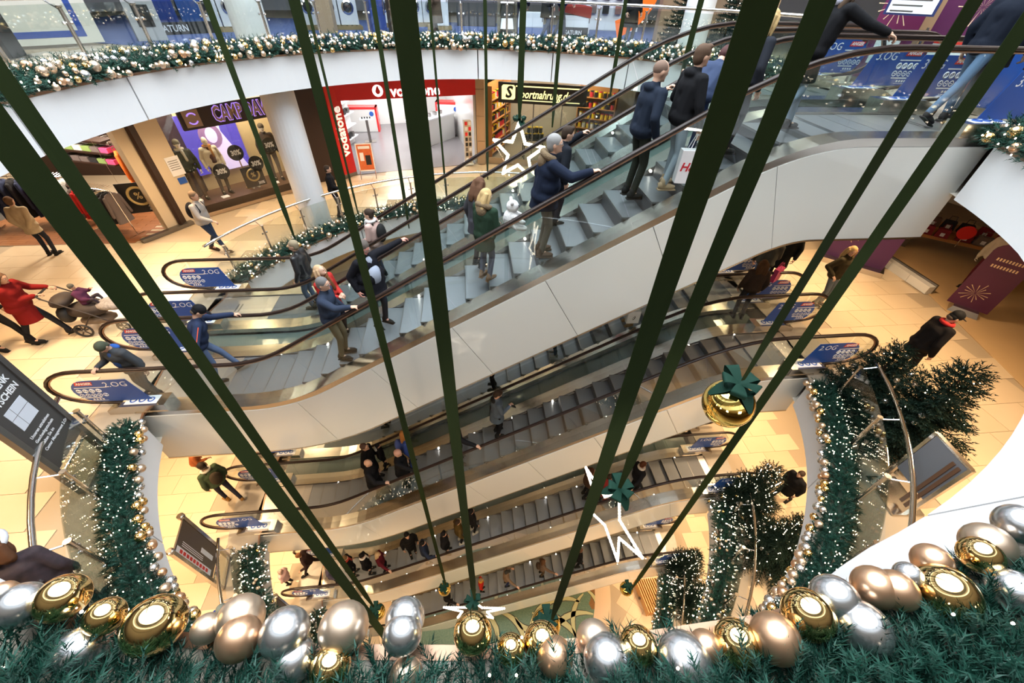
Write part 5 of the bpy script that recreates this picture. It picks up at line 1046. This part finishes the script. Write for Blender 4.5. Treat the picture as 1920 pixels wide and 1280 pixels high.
    if st != 'bald':
        q = MB(); q.x = SX
        if st == 'stubble': q.ell(hd(-.014, 0, .030), (.1005, .0825, .093), 14, 9, HR); q.build('cropped_hair', hmat, t, True)
        elif st in ('cap', 'beanie'):
            q.ell(hd(-.006, 0, .048), (.110, .092, .098), 14, 9, HR); q.ell(hd(-.035, 0, .0), (.078, .086, .08), 12, 8, HR)
            if st == 'cap': q.ell(hd(.12, 0, .052), (.075, .07, .010), 12, 6, HR)
            q.build('cap' if st == 'cap' else 'knit_hat', hmat, t, True)
        else:
            q.ell(hd(-.016, 0, .036), (.106, .087, .098), 14, 9, HR); q.ell(hd(-.045, 0, -.005), (.072, .083, .10), 12, 8, HR)
            if st == 'quiff': q.ell(hd(.05, 0, .105), (.05, .06, .03), 10, 7, HR)
            if st in ('long', 'bob'):
                d = .20 if st == 'long' else .05
                for yy in (-.065, -.03, .03, .065): q.tube([hd(-.04, yy, .06), hd(-.075, yy * 1.25, -.06), hd(-.085, yy * 1.4, -.10 - d * .5), hd(-.08, yy * 1.5, -.12 - d)], [.045, .05, .048, .02], 8)
                for yy in (-1, 1): q.tube([hd(.03, yy * .075, .05), hd(.01, yy * .095, -.04), hd(-.005, yy * .10, -.09 - d * .6)], [.022, .028, .014], 7)
            if st == 'bun': q.ell(hd(-.10, 0, .06), (.05, .05, .05), 10, 7, HR)
            remesh(q.build('hair', hmat, t, True), v * .9, 2)
        if st in ('cap', 'beanie') and near: q = MB(); q.x = SX; q.ell(hd(-.055, 0, -.035), (.055, .075, .055), 10, 7, HR); q.build('hair', cmat((.12, .09, .07), .7), t, True)
    if fur: q = MB(); q.x = SX; q.tube([u(.075 * math.cos(a) - .045, .125 * math.sin(a), 1.475 + .03 * -math.cos(a)) for a in [.55 + (2 * PI - 1.1) * i / 14 for i in range(15)]], .045, 8); q.ell(u(-.11, 0, 1.40), (.07, .11, .10), 10, 7, UR); q.build('fur_hood', furm, t, True)
    if hood is not None and fur is False and hood is not True: q = MB(); q.x = SX; q.ell(u(-.095, 0, 1.45), (.066, .115, .06), 12, 8, UR); q.build('hood', cmat(hood), t, True)
    if scarf is not None: q = MB(); q.x = SX; q.tube([u(.085 * math.cos(a) + .0, .095 * math.sin(a), 1.485) for a in [2 * PI * i / 12 for i in range(12)]], .038, 8, True); q.cap(u(.10, .03, 1.45), u(.135 * f, .05, 1.2), .04, .035, 8); q.build('scarf', cmat(scarf), t, True)
    if stripe is not None: q = MB(); q.x = SX; [q.tube([sh.lerp(e, .1) + V((.03, sd * .05, .045)), e + V((.02, sd * .045, .03))], .008, 5) for sd, sh, e, wr in arms]; q.build('sleeve_stripe', cmat(stripe), t)
    if glasses:
        q = MB(); q.x = SX
        for yy in (-1, 1): q.tube([hd(.100, yy * .032 + .024 * math.cos(a), .006 + .018 * math.sin(a)) for a in [2 * PI * i / 12 for i in range(12)]], .003, 5, True); q.tube([hd(.098, yy * .055, .010), hd(.0, yy * .085, .010)], .003, 5)
        q.tube([hd(.102, -.01, .008), hd(.102, .01, .008)], .003, 5); q.build('glasses', steeld, t, True)
    if pack is not None:
        q = MB(); q.x = SX; q.ell(u(-.20, 0, 1.20), (.10, .15, .22), 12, 9, UR); [q.tube([u(-.10, yy * .09, 1.43), u(.06, yy * .11, 1.44), u(.125, yy * .12, 1.28), u(.02, yy * .17, 1.08), u(-.12, yy * .12, 1.02)], .016, 6) for yy in (-1, 1)]; q.build('backpack', cmat(pack), t, True)
    return t
def rail(fl, y, x):
    m = bslope(fl, x); p = off(fl, x + 1.03 * m / math.sqrt(1 + m * m), 1.03); return (p[0], y, p[1] + .02, 1)
def on(fl, x, y): return (x, y, base(fl, x) + (.115 if abs(bslope(fl, x)) > .05 else .0))
NAVY = (.012, .018, .04); BLK = (.010, .010, .012); JEAN = (.12, .17, .28); LJEAN = (.30, .38, .48); DJ = (.03, .04, .08); GREY = (.16, .16, .17); BRN = (.10, .065, .04); BLOND = (.52, .36, .17); GHAIR = (.28, .27, .27); DH = (.045, .03, .022)
# --- on the topmost flight
person('woman in black coat and light jeans at the escalator top, hand on the rail', on(1, 4.35, 5.75), -4, 1.66, BLK, LJEAN, ('long', (.10, .065, .045)), lean=16, R=rail(1, 5.3, 4.98), feet=((.16, .09), (-.24, -.09, .06, 25)), coat=.34, near=True, hood=(.45, .45, .55), foot=(.03, .025, .025))
person('person with long blond hair and dark coat half hidden behind the two broad ribbons', on(1, 3.65, 5.85), 5, 1.62, (.02, .022, .03), (.02, .02, .025), ('long', BLOND), lean=6, coat=.40, near=True, hood=(.14, .17, .23))
person('person in blue padded jacket bending over the escalator rail behind the ribbons', on(1, 3.22, 6.1), 40, 1.68, (.035, .05, .10), (.02, .035, .09), ('short', (.07, .03, .03)), lean=48, head=(0, 20), L=rail(1, 6.7, 3.2), R=rail(1, 6.7, 3.65), near=True, puff=1.08, shirt=(.6, .6, .62), shoe=(.2, .18, .17))
person('young man in black hooded jacket and pale jeans carrying a white shop bag', on(1, 2.86, 5.72), 8, 1.73, BLK, (.36, .42, .48), ('quiff', (.10, .06, .04)), lean=4, R=(.10, -.33, .84), L=(.22, .22, .98), near=True, hood=True, feet=((.08, .1), (-.05, -.1)), shoe=(.45, .32, .2))
person('bald man in dark navy jacket standing on the escalator with raised hand', on(1, 2.46, 5.95), 12, 1.77, (.014, .02, .035), (.025, .028, .022), ('stubble', (.20, .13, .10)), lean=5, head=(-8, 6), L=(.34, .16, 1.38), R=(.05, -.28, .90), near=True, hood=True, w=1.05, puff=1.05, curl=1.3)
person('grey-haired man in glasses and navy padded jacket with fur hood', on(1, 1.08, 5.66), 2, 1.78, (.010, .015, .032), (.17, .14, .12), ('short', GHAIR), lean=6, head=(-12, -8), R=rail(1, 5.3, 1.62), L=(.1, .28, .92), near=True, fur=True, glasses=True, fat=1.12, w=1.06, puff=1.12, coat=.18, foot=(.12, .07, .05))
person('dark-haired boy in black jacket with one hand on the far rail', on(1, 1.40, 6.35), 10, 1.52, (.012, .014, .02), (.02, .02, .03), ('quiff', DH), lean=8, head=(-10, 4), L=rail(1, 6.7, 1.80), near=True, hood=True, puff=1.08, coat=.22)
person('girl with long blond hair in green parka with fur-edged hood', on(1, .20, 5.75), 48, 1.52, (.022, .045, .028), (.05, .06, .11), ('long', BLOND), lean=4, head=(-25, 8), L=(.26, .06, 1.12), R=(.26, -.10, 1.08), near=True, fur=True, coat=.28, puff=1.08, shoe=(.22, .12, .06))
person('girl with brown hair in dark jacket beside the green parka', on(1, .10, 6.28), 40, 1.55, (.05, .05, .06), (.03, .03, .04), ('long', (.12, .06, .035)), lean=6, head=(10, 14), near=True, scarf=(.62, .58, .56), coat=.2)
person('stout man in pale grey shirt and open black jacket, arm stretched to the rail', on(1, -1.78, 6.05), -38, 1.76, (.010, .010, .014), (.03, .035, .05), ('short', (.11, .09, .08)), head=(0, 26), L=rail(1, 6.7, -1.12), R=(.0, -.30, .92), near=True, shirt=(.36, .40, .50), fat=1.30, glasses=True, sk=M('skin_flushed', (.66, .30, .24), .5), coat=.16)
person('woman in pale pink coat with white scarf on the far escalator', on(1, -2.05, 7.95), 165, 1.6, (.56, .38, .34), DJ, ('bun', DH), head=(10, 0), L=(.24, .1, 1.0), near=True, scarf=(.72, .70, .70), coat=.2, pack=(.02, .02, .02))
person('woman in red coat with short blond hair gazing upwards', on(1, -2.72, 6.45), -22, 1.62, (.42, .03, .025), (.03, .03, .04), ('bob', (.52, .34, .20)), lean=-4, head=(0, -28), L=(.26, .05, 1.12), R=(.26, -.06, 1.10), near=True, scarf=(.16, .07, .03), coat=.22, fat=1.08)
person('man in dark blue jumper and glasses resting a hand on the nearest rail', on(1, -2.50, 5.68), -2, 1.73, (.028, .038, .065), (.20, .16, .10), ('short', (.16, .15, .15)), lean=4, head=(-8, -4), R=rail(1, 5.3, -1.98), L=(.18, .26, .92), near=True, glasses=True, fat=1.06, w=1.04)
person('man in black leather jacket and jeans looking away on the far escalator', on(1, -3.75, 8.0), 172, 1.73, BLK, (.08, .11, .18), ('short', (.30, .24, .16)), head=(12, -6), near=True, tm=M('leather', (.012, .012, .014), .35), w=1.05, fat=1.05)
person('man in navy jacket and black orange-trimmed cap leaning with arms spread wide', on(1, -5.12, 5.95), 28, 1.72, (.022, .032, .07), (.10, .14, .24), ('cap', BLK), lean=22, roll=-6, head=(0, 28), L=rail(1, 6.7, -4.35), R=(-4.85, 5.36, -3.62, 1), feet=((.42, .05, 0, -12), (-.06, -.12)), near=True, stripe=(.8, .10, .04), puff=1.05)
person('boy in camouflage knit hat and grey and blue jacket leaning on the newel rail', on(1, -6.15, 5.62), -102, 1.5, (.055, .06, .068), (.05, .05, .055), ('beanie', (.07, .08, .055)), lean=14, head=(0, 26), R=(-6.42, 5.34, -3.60, 1), L=(.05, .30, .82), near=True, shirt=(.03, .07, .22), hood=(.03, .10, .38), coat=.14, puff=1.1)
# --- second floor galleries
person('person in dark red coat pushing the pram with long strides', (-9.18, 7.38, Z2), 6, 1.70, (.20, .012, .012), (.016, .018, .026), ('bob', (.14, .08, .05)), lean=10, L=(-8.86, 7.82, Z2 + 1.07, 1), R=(-8.88, 7.50, Z2 + 1.07, 1), feet=((.42, .09, .02, -15), (-.34, -.09, .05, 25)), near=True, coat=.36, fat=1.1, puff=1.1)
person('person in dark clothes walking half outside the picture behind the pram pusher', (-9.65, 7.15, Z2), 0, 1.72, BLK, BLK, ('short', DH), feet=((.30, .09), (-.30, -.09, .04, 20)), near=True)
person('toddler in grey hat and purple patterned jacket sitting in the pram', (-8.28, 7.75, Z2 + .22), 8, .95, (.10, .03, .07), (.05, .04, .05), ('beanie', (.13, .12, .10)), lean=-10, feet=((.52, .1, .62), (.52, -.1, .62)), L=(.25, .24, 1.35), R=(.3, -.15, 1.1), child=True, puff=1.15)
person('person in beige jacket with shoulder strap seen from behind at the garment racks', (-11.75, 11.15, Z2), 95, 1.66, (.50, .40, .27), (.03, .035, .05), ('short', (.13, .07, .04)), L=(-.13, .06, .92), R=(-.13, -.06, .92), near=True, coat=.22, puff=1.05)
person('man in pale grey jumper with black backpack walking past the shop window', (-7.30, 11.05, Z2), -8, 1.80, (.42, .39, .37), (.03, .045, .085), ('short', (.22, .15, .10)), lean=7, R=(.42, -.20, 1.05), L=(-.05, .30, .92), feet=((-.22, .08, .06, 22), (.34, -.08, 0, -12)), near=True, pack=(.015, .015, .02), shoe=(.06, .035, .025))
person('person in black hidden behind the white column', (-4.42, 13.35, Z2), 10, 1.66, BLK, BLK, ('short', DH), R=(.28, -.12, 1.0), near=True)
person('man in black cap and open black jacket over red shirt by the tall fir tree', (8.72, 4.98, Z2), -14, 1.78, (.012, .010, .010), (.014, .013, .014), ('cap', (.010, .010, .011)), lean=9, head=(-6, 18), near=True, shirt=(.40, .03, .03), scarf=(.45, .03, .03), L=(.22, .30, .88), puff=1.1, coat=.2)
person('man in grey-green shirt and jeans at the upper landing, back turned', (7.35, 8.15, Z2), 40, 1.75, (.075, .075, .06), (.11, .16, .26), ('short', (.34, .24, .18)), lean=8, R=(.34, -.1, 1.0), near=True, fat=1.05)
person('person in long black coat beside the grey-green shirted man', (8.15, 8.55, Z2), 215, 1.80, (.012, .012, .010), BLK, ('short', DH), coat=.4, near=True, R=(.25, -.1, 1.0))
person('blond woman in olive jacket and patterned jeans with open arms', (8.86, 7.55, Z2), -70, 1.68, (.045, .035, .018), (.14, .17, .20), ('long', (.55, .36, .16)), head=(-40, 10), L=(.20, .34, 1.02), R=(.10, -.36, 1.05), near=True, shirt=(.06, .045, .03), puff=1.1)
person('person with long brown hair in dark brown top seen from behind at the landing', (6.45, 7.15, Z2), 75, 1.62, (.05, .032, .022), (.05, .05, .06), ('long', (.09, .045, .02)), near=True)
person('woman in black floral jacket with pale headband at the lower left corner', (-5.0, 2.0, Z2), 118, 1.66, BLK, BLK, ('bob', (.09, .04, .02)), lean=10, head=(0, 10), near=True, tm=M('floral_cloth', (.008, .008, .012), .8, noise=1.0, nscale=18, col2=(.06, .035, .045)), fat=1.12, puff=1.1, coat=.2, scarf=None)
q = MB(); q.tube([(.10 * math.cos(a), .085 * math.sin(a), .02 + .03 * math.cos(a)) for a in [2 * PI * i / 16 for i in range(16)]], .03, 8, True); hb = q.build('headband', cmat((.55, .57, .62)), bpy.data.objects[[o.name for o in bpy.data.objects if o.get('label', '').startswith('woman in black floral')][0]], True); hb.location = (.20, 0, 1.56)
# --- first-floor galleries
person('man in green jacket, dark cap and white scarf walking on the first floor', (-7.30, 6.30, Z1), 150, 1.75, (.06, .085, .045), (.03, .03, .045), ('cap', (.035, .025, .02)), lean=8, head=(0, 16), scarf=(.62, .58, .50), feet=((.05, .09), (-.36, -.08, .06, 22)), near=True, puff=1.12, pack=(.06, .045, .03), shoe=(.35, .18, .05))
person('person in orange top bending at the first-floor wall behind the walker', (-8.25, 7.05, Z1), 20, 1.6, (.42, .12, .04), (.4, .3, .2), ('short', DH), lean=20, R=(.35, -.1, 1.0))
person('person in flowing black coat striding on the first floor at right', (8.75, 4.85, Z1), 190, 1.72, BLK, (.03, .035, .05), ('short', DH), lean=8, feet=((-.35, .09, .05, 20), (.32, -.09)), coat=.36, puff=1.1)
person('person in grey knit hat and bright blue jacket leaning at the first-floor railing', (-5.72, 2.75, Z1), 60, 1.62, (.02, .05, .32), BLK, ('beanie', (.16, .20, .20)), lean=24, R=(.45, -.1, 1.1), L=(.4, .2, 1.1))
# --- second flight
ESC2 = [('person in denim jacket reading a lit phone on the second flight', .42, 6.15, 10, 1.70, (.10, .13, .17), BLK, ('quiff', DH), dict(R=(.30, -.08, 1.18), L=(.05, .28, .86), head=(0, 28), hood=(.02, .02, .02), coat=.3)),
    ('man in black tracksuit and black cap with a hand on the rail', -.62, 5.78, 5, 1.75, BLK, BLK, ('beanie', BLK), dict(R=rail(2, 5.3, -.12), head=(-10, 10), stripe=(.5, .5, .5))),
    ('woman with ginger hair and blue jacket with backpack', -2.0, 6.24, 15, 1.62, (.05, .09, .34), (.03, .05, .2), ('long', (.40, .17, .05)), dict(pack=(.08, .12, .35))),
    ('woman in pink knit hat and black coat resting a hand on the rail', -2.1, 5.74, -5, 1.6, BLK, BLK, ('beanie', (.58, .34, .28)), dict(R=rail(2, 5.3, -1.65), coat=.3, fat=1.15)),
    ('bespectacled man in black coat looking up between two others', -3.1, 6.28, -10, 1.76, BLK, BLK, ('short', (.10, .06, .05)), dict(glasses=True, head=(0, -15), coat=.3)),
    ('balding man in black coat with a hand on the nearest rail', -2.9, 5.72, 0, 1.76, BLK, BLK, ('bald', DH), dict(R=rail(2, 5.3, -2.45), coat=.34, fat=1.1)),
    ('child in black with white trimmed hood behind the two men in black', -2.85, 6.52, 20, 1.25, BLK, BLK, ('short', BLK), dict(hood=(.5, .5, .5), child=True)),
    ('person in dark trousers and patterned trainers on the far second flight', 2.2, 7.95, 180, 1.70, (.06, .06, .07), (.04, .06, .10), ('short', DH), dict(foot=(.3, .3, .3))),
    ('person in brown boots carrying a white paper bag on the far second flight', 4.1, 7.9, 185, 1.66, BLK, (.12, .08, .05), ('short', DH), dict(foot=(.3, .17, .08))),
    ('person in pink coat and tan boots on the far second flight', 3.45, 8.35, 180, 1.5, (.5, .05, .12), BLK, ('long', BRN), dict(foot=(.28, .15, .07), coat=.4)),
    ('person in black trousers on the far second flight under the white panels', .45, 7.75, 180, 1.74, BLK, BLK, ('short', DH), {}),
    ('person in black shoes low on the far second flight', -3.0, 8.15, 180, 1.74, BLK, BLK, ('short', DH), {})]
for lb, x, y, yw, hh, tp, lw, hr, kw in ESC2: person(lb, on(2, x, y), yw, hh, tp, lw, hr, near=(x < 1.5 and y < 6.8 and hh > 1.3), **kw)
ESC3 = [('dark-haired person in brown jacket with bag high on the third flight', 3.3, 6.1, 0, 1.7, (.06, .035, .025), BLK, ('long', (.06, .025, .015)), dict(scarf=(.3, .2, .12))), ('person in red top half hidden behind the large light star', 3.75, 5.75, 10, 1.62, (.28, .03, .03), (.2, .05, .04), ('short', DH), {}),
    ('person in black with white collar and a hand on the rail near the star', 4.62, 5.75, 10, 1.7, BLK, BLK, ('short', (.08, .03, .015)), dict(R=rail(3, 5.3, 4.2), scarf=(.55, .5, .45))), ('person in black hooded coat looking up on the third flight', -2.75, 6.1, -60, 1.75, BLK, BLK, ('beanie', BLK), dict(head=(0, -35), coat=.3)),
    ('person in navy jacket with a hand on the rail of the third flight', -2.15, 5.66, 10, 1.7, (.015, .022, .045), BLK, ('short', BLK), dict(R=rail(3, 5.3, -1.7))), ('person in black jacket with small white emblem behind the thin ribbon', -1.42, 5.75, 0, 1.62, BLK, BLK, ('short', BLK), dict(coat=.3)),
    ('person in olive jacket and white trainers beside the dark broad ribbon', -.92, 5.95, 20, 1.7, (.09, .06, .02), BLK, ('short', DH), dict(foot=(.5, .48, .45))), ('person in black with white trainers higher than the olive jacket', -.45, 6.15, 30, 1.7, BLK, BLK, ('short', BLK), dict(foot=(.5, .48, .45))),
    ('person in black jacket with red bag at the foot of the third flight', -5.1, 5.95, 10, 1.7, BLK, BLK, ('short', (.16, .1, .05)), dict(scarf=(.3, .04, .03))), ('person in black hood with white collar low on the third flight', -4.45, 5.9, 10, 1.7, BLK, BLK, ('beanie', BLK), dict(scarf=(.7, .7, .7))),
    ('blond person in maroon jacket with a hand on the lowest part of the rail', -3.85, 5.82, 5, 1.65, (.10, .012, .02), BLK, ('bob', (.5, .36, .22)), dict(R=rail(3, 5.3, -3.4))), ('person in grey-violet jacket holding a white card at the foot of the third flight', -5.68, 5.72, 0, 1.62, (.08, .07, .11), BLK, ('short', (.3, .22, .15)), dict(R=(.35, -.25, 1.0), fat=1.1))]
for lb, x, y, yw, hh, tp, lw, hr, kw in ESC3: person(lb, on(3, x, y), yw, hh, tp, lw, hr, **kw)
ESC4 = [('person in dark cap with pale crown and blue bag on the lowest flight', .8, 5.88, 10, 1.62, (.20, .14, .10), (.03, .04, .12), ('cap', (.04, .04, .04)), dict(R=rail(4, 5.3, 1.25), L=(.3, .2, 1.3))), ('person in grey-brown coat with brown hair and a hand on the lowest rail', 2.3, 5.88, 5, 1.62, (.16, .11, .08), BRN, ('bob', (.10, .05, .025)), dict(R=rail(4, 5.3, 2.9), pack=(.06, .04, .03))),
    ('child in bright red jacket beside the foot of the dark ribbon', -.3, 5.95, 0, 1.4, (.5, .03, .02), BLK, ('short', (.3, .2, .1)), dict(scarf=(.5, .3, .05), child=True)), ('person in black coat low on the lowest flight under the small gold ball', -1.85, 5.8, 0, 1.7, BLK, BLK, ('short', DH), dict(R=rail(4, 5.3, -1.3), fat=1.1)), ('person in dark clothes high on the lowest flight behind the broadest ribbon', 3.72, 5.85, 10, 1.7, BLK, BLK, ('short', (.12, .06, .04)), {})]
for lb, x, y, yw, hh, tp, lw, hr, kw in ESC4: person(lb, on(4, x, y), yw, hh, tp, lw, hr, **kw)
person('running person in dark clothes with red face on the ground floor', (-6.62, 6.25, Z0), 200, 1.7, (.035, .02, .02), (.03, .02, .02), ('short', (.2, .09, .04)), lean=14, feet=((.4, .1), (-.45, -.1, .15, 30)), L=(.3, .3, 1.0), R=(-.3, -.3, 1.1))
person('child in pale pink fluffy coat on the ground floor', (-7.45, 5.85, Z0), 180, 1.25, (.62, .42, .42), BLK, ('bob', (.5, .35, .3)), puff=1.35, coat=.3, child=True)
# --- third floor
T3 = [('person in dark trousers standing by the store posters', -9.3, 18.3, 200, 1.78, BLK, (.015, .018, .03), {}), ('person in long brown-grey coat behind the dark broad ribbon', -.75, 15.3, 170, 1.75, (.10, .07, .055), (.09, .06, .05), dict(coat=.5)), ('person in dark jacket and jeans left of the star ribbon', 1.85, 16.3, 90, 1.75, (.02, .02, .035), (.05, .055, .09), {}), ('person in dark grey coat holding white papers at the railing', 2.65, 16.0, 20, 1.75, (.03, .03, .03), (.06, .07, .11), dict(coat=.35, feet=((.2, .1), (-.2, -.1, .05, 15)))), ('person in navy jacket carrying a pale parcel beside the grey coat', 3.25, 16.6, 20, 1.78, (.015, .018, .035), (.04, .045, .07), dict(R=(.34, -.12, .95), feet=((.25, .1), (-.3, -.1, .05, 15)))), ('person in black skirt and grey tights before the orange arch', 5.0, 14.75, -70, 1.68, BLK, (.12, .12, .13), dict(skirt=(.008, .008, .009), foot=(.3, .02, .03), coat=.2))]
for lb, x, y, yw, hh, tp, lw, kw in T3: person(lb, (x, y, Z3 + .006), yw, hh, tp, lw, ('short', DH), near=True, **kw)
person('person in blue jeans stepping off at the escalator top, upper body cut by the ribbon', (6.95, 5.95, Z3 + .006), 8, 1.74, (.008, .011, .02), (.10, .16, .26), ('short', DH), feet=((.25, .1), (-.42, -.1, .08, 28)), near=True, lean=6, foot=(.05, .04, .04))
person('person in dark jacket and grey-blue jeans ahead on the third-floor landing', (7.45, 6.15, Z3 + .006), 10, 1.76, (.015, .018, .03), (.07, .09, .12), ('short', DH), feet=((.1, .1), (-.12, -.1)), near=True, coat=.25)
person('person in navy trousers and coat at the far right of the landing', (7.55, 5.55, Z3 + .006), 0, 1.78, (.012, .016, .035), (.015, .02, .045), ('short', DH), feet=((.3, .1), (-.3, -.1, .05, 20)), near=True, coat=.25)
# --- things carried
def bag(label, x, y, z, rz, w, h, m, cat='bag', name='shopping_bag', letters=None, lc=None):
    t = thing(name, label, cat, (x, y, z), math.radians(rz)); b = MB(); b.prism([(-w * .5, 0), (w * .5, 0), (w * .5, h), (-w * .5, h)], 'y', -w * .18, w * .18); b.build('body', m, t); g = MB()
    for sy in (-1, 1): g.tube([(-w * .25, sy * w * .14, h), (-w * .12, sy * .02, h + w * .5), (w * .12, sy * .02, h + w * .5), (w * .25, sy * w * .14, h)], .006, 5)
    g.build('handle', m, t)
    if letters: text('lettering', letters, lc, t, (0, -w * .18 - .002, h * .5), RX, w * .42, .001, .004, .2)
    return t
hx, hy, hz = on(1, 2.86, 5.72)
bag('white paper shop bag with red letters held by the young man in pale jeans', hx + .13, hy - .40, hz + .22, -8, .36, .42, M('paper_bag', (.72, .70, .72), .5), letters='H&M', lc=M('letter_red', (.5, .01, .02), .5))
bag('white printed paper bag on the far second flight', 4.0, 7.62, base(2, 4.0) + .45, 0, .32, .36, whites, letters=':)', lc=black)
x, y, z = on(2, .42, 6.15); bag('black handbag of the person in denim jacket', x - .02, y + .34, z + .42, 0, .3, .28, black, name='handbag')
x, y, z = on(2, -2.9, 5.72); bag('black handbag beside the balding man near the rail', x + .35, y - .28, z + .62, 0, .26, .22, black, name='handbag')
bag('pink and grey gift bag held at the upper second-floor landing', 7.35, 7.62, Z2 + .75, 30, .3, .34, M('gift_pink', (.6, .06, .18), .5))
x, y, z = on(2, .42, 6.15); t = thing('phone', 'lit phone in the hand of the person in denim jacket', 'phone', (x + .40, y - .07, z + 1.18), .2); m = MB(); m.x = Matrix.Rotation(-.9, 4, 'Y'); m.box(-.004, .004, -.035, .035, -.07, .07); m.build('case', black, t); m = MB(); m.x = Matrix.Rotation(-.9, 4, 'Y'); m.box(-.006, -.004, -.03, .03, -.06, .06); m.build('screen', M('screen_lit', (.6, .8, 1), .4, emit=(.5, .75, 1), es=2.5), t)
x, y, z = on(1, .20, 5.75); t = thing('plush_toy', 'white plush animal carried by the girl in the green parka', 'toy', (x + .42, y + .10, z + .92), 0); pf = M('plush_white', (.74, .72, .72), .95, bump=.6, bscale=70); m = MB(); m.ell((0, 0, .1), (.13, .12, .16), 12, 9); m.ell((.02, 0, .30), (.10, .10, .095), 12, 9); [m.ell((.0, sy * .09, .385), (.03, .035, .035), 8, 6) for sy in (-1, 1)]; [m.cap((.05, sy * .1, .16), (.16, sy * .13, .1), .045, .04, 8) for sy in (-1, 1)]; [m.cap((.06, sy * .08, .0), (.2, sy * .1, -.02), .055, .05, 8) for sy in (-1, 1)]; remesh(m.build('body', pf, t, True), .014); m = MB(); [m.ell((.105, sy * .035, .32), .011, 6, 5) for sy in (-1, 1)]; m.ell((.12, 0, .29), (.015, .02, .014), 6, 5); m.build('face', black, t)
# mannequins in the shop window
def mannequin(x, z, rz, label, tp, lw, h, **kw):
    q = at(C0, C1, x, .62); o = person(label, (q[0], q[1], Z2 + .34), rz, h, tp, lw, kw.pop('hair', ('bald', BLK)), near=True, sk=M('mannequin_white', (.72, .66, .58), .35), **kw); o['category'] = 'mannequin'; o.name = 'mannequin'; MB().box(.2, .42, -.3, -.08, 0, .02).build('price_card', whites, o)
mannequin(.30, 0, -52, 'grey-headed mannequin in dark green jacket and brown trousers in the window', (.035, .04, .028), (.13, .09, .06), 1.86, hood=True, scarf=(.4, .38, .34), hair=('beanie', (.16, .15, .12)))
mannequin(1.05, 0, -45, 'mannequin in white cardigan with rust fur collar in the window', (.62, .56, .46), (.10, .085, .075), 1.80, shirt=(.12, .06, .05), scarf=(.40, .18, .05), coat=.35)
mannequin(2.88, 0, -60, 'mannequin in dark patterned hooded jacket and grey jeans at the window end', (.05, .035, .03), (.15, .13, .12), 1.88, hood=True, hair=('beanie', (.10, .08, .06)))
q = (14.0, 6.9); o = person('shop mannequin in white top behind the purple arched board', (13.7, 8.0, Z2), 200, 1.75, (.62, .56, .48), (.12, .02, .03), ('bald', BLK), near=True, sk=M('mannequin_cream', (.7, .62, .52), .35)); o['category'] = 'mannequin'; o.name = 'mannequin'
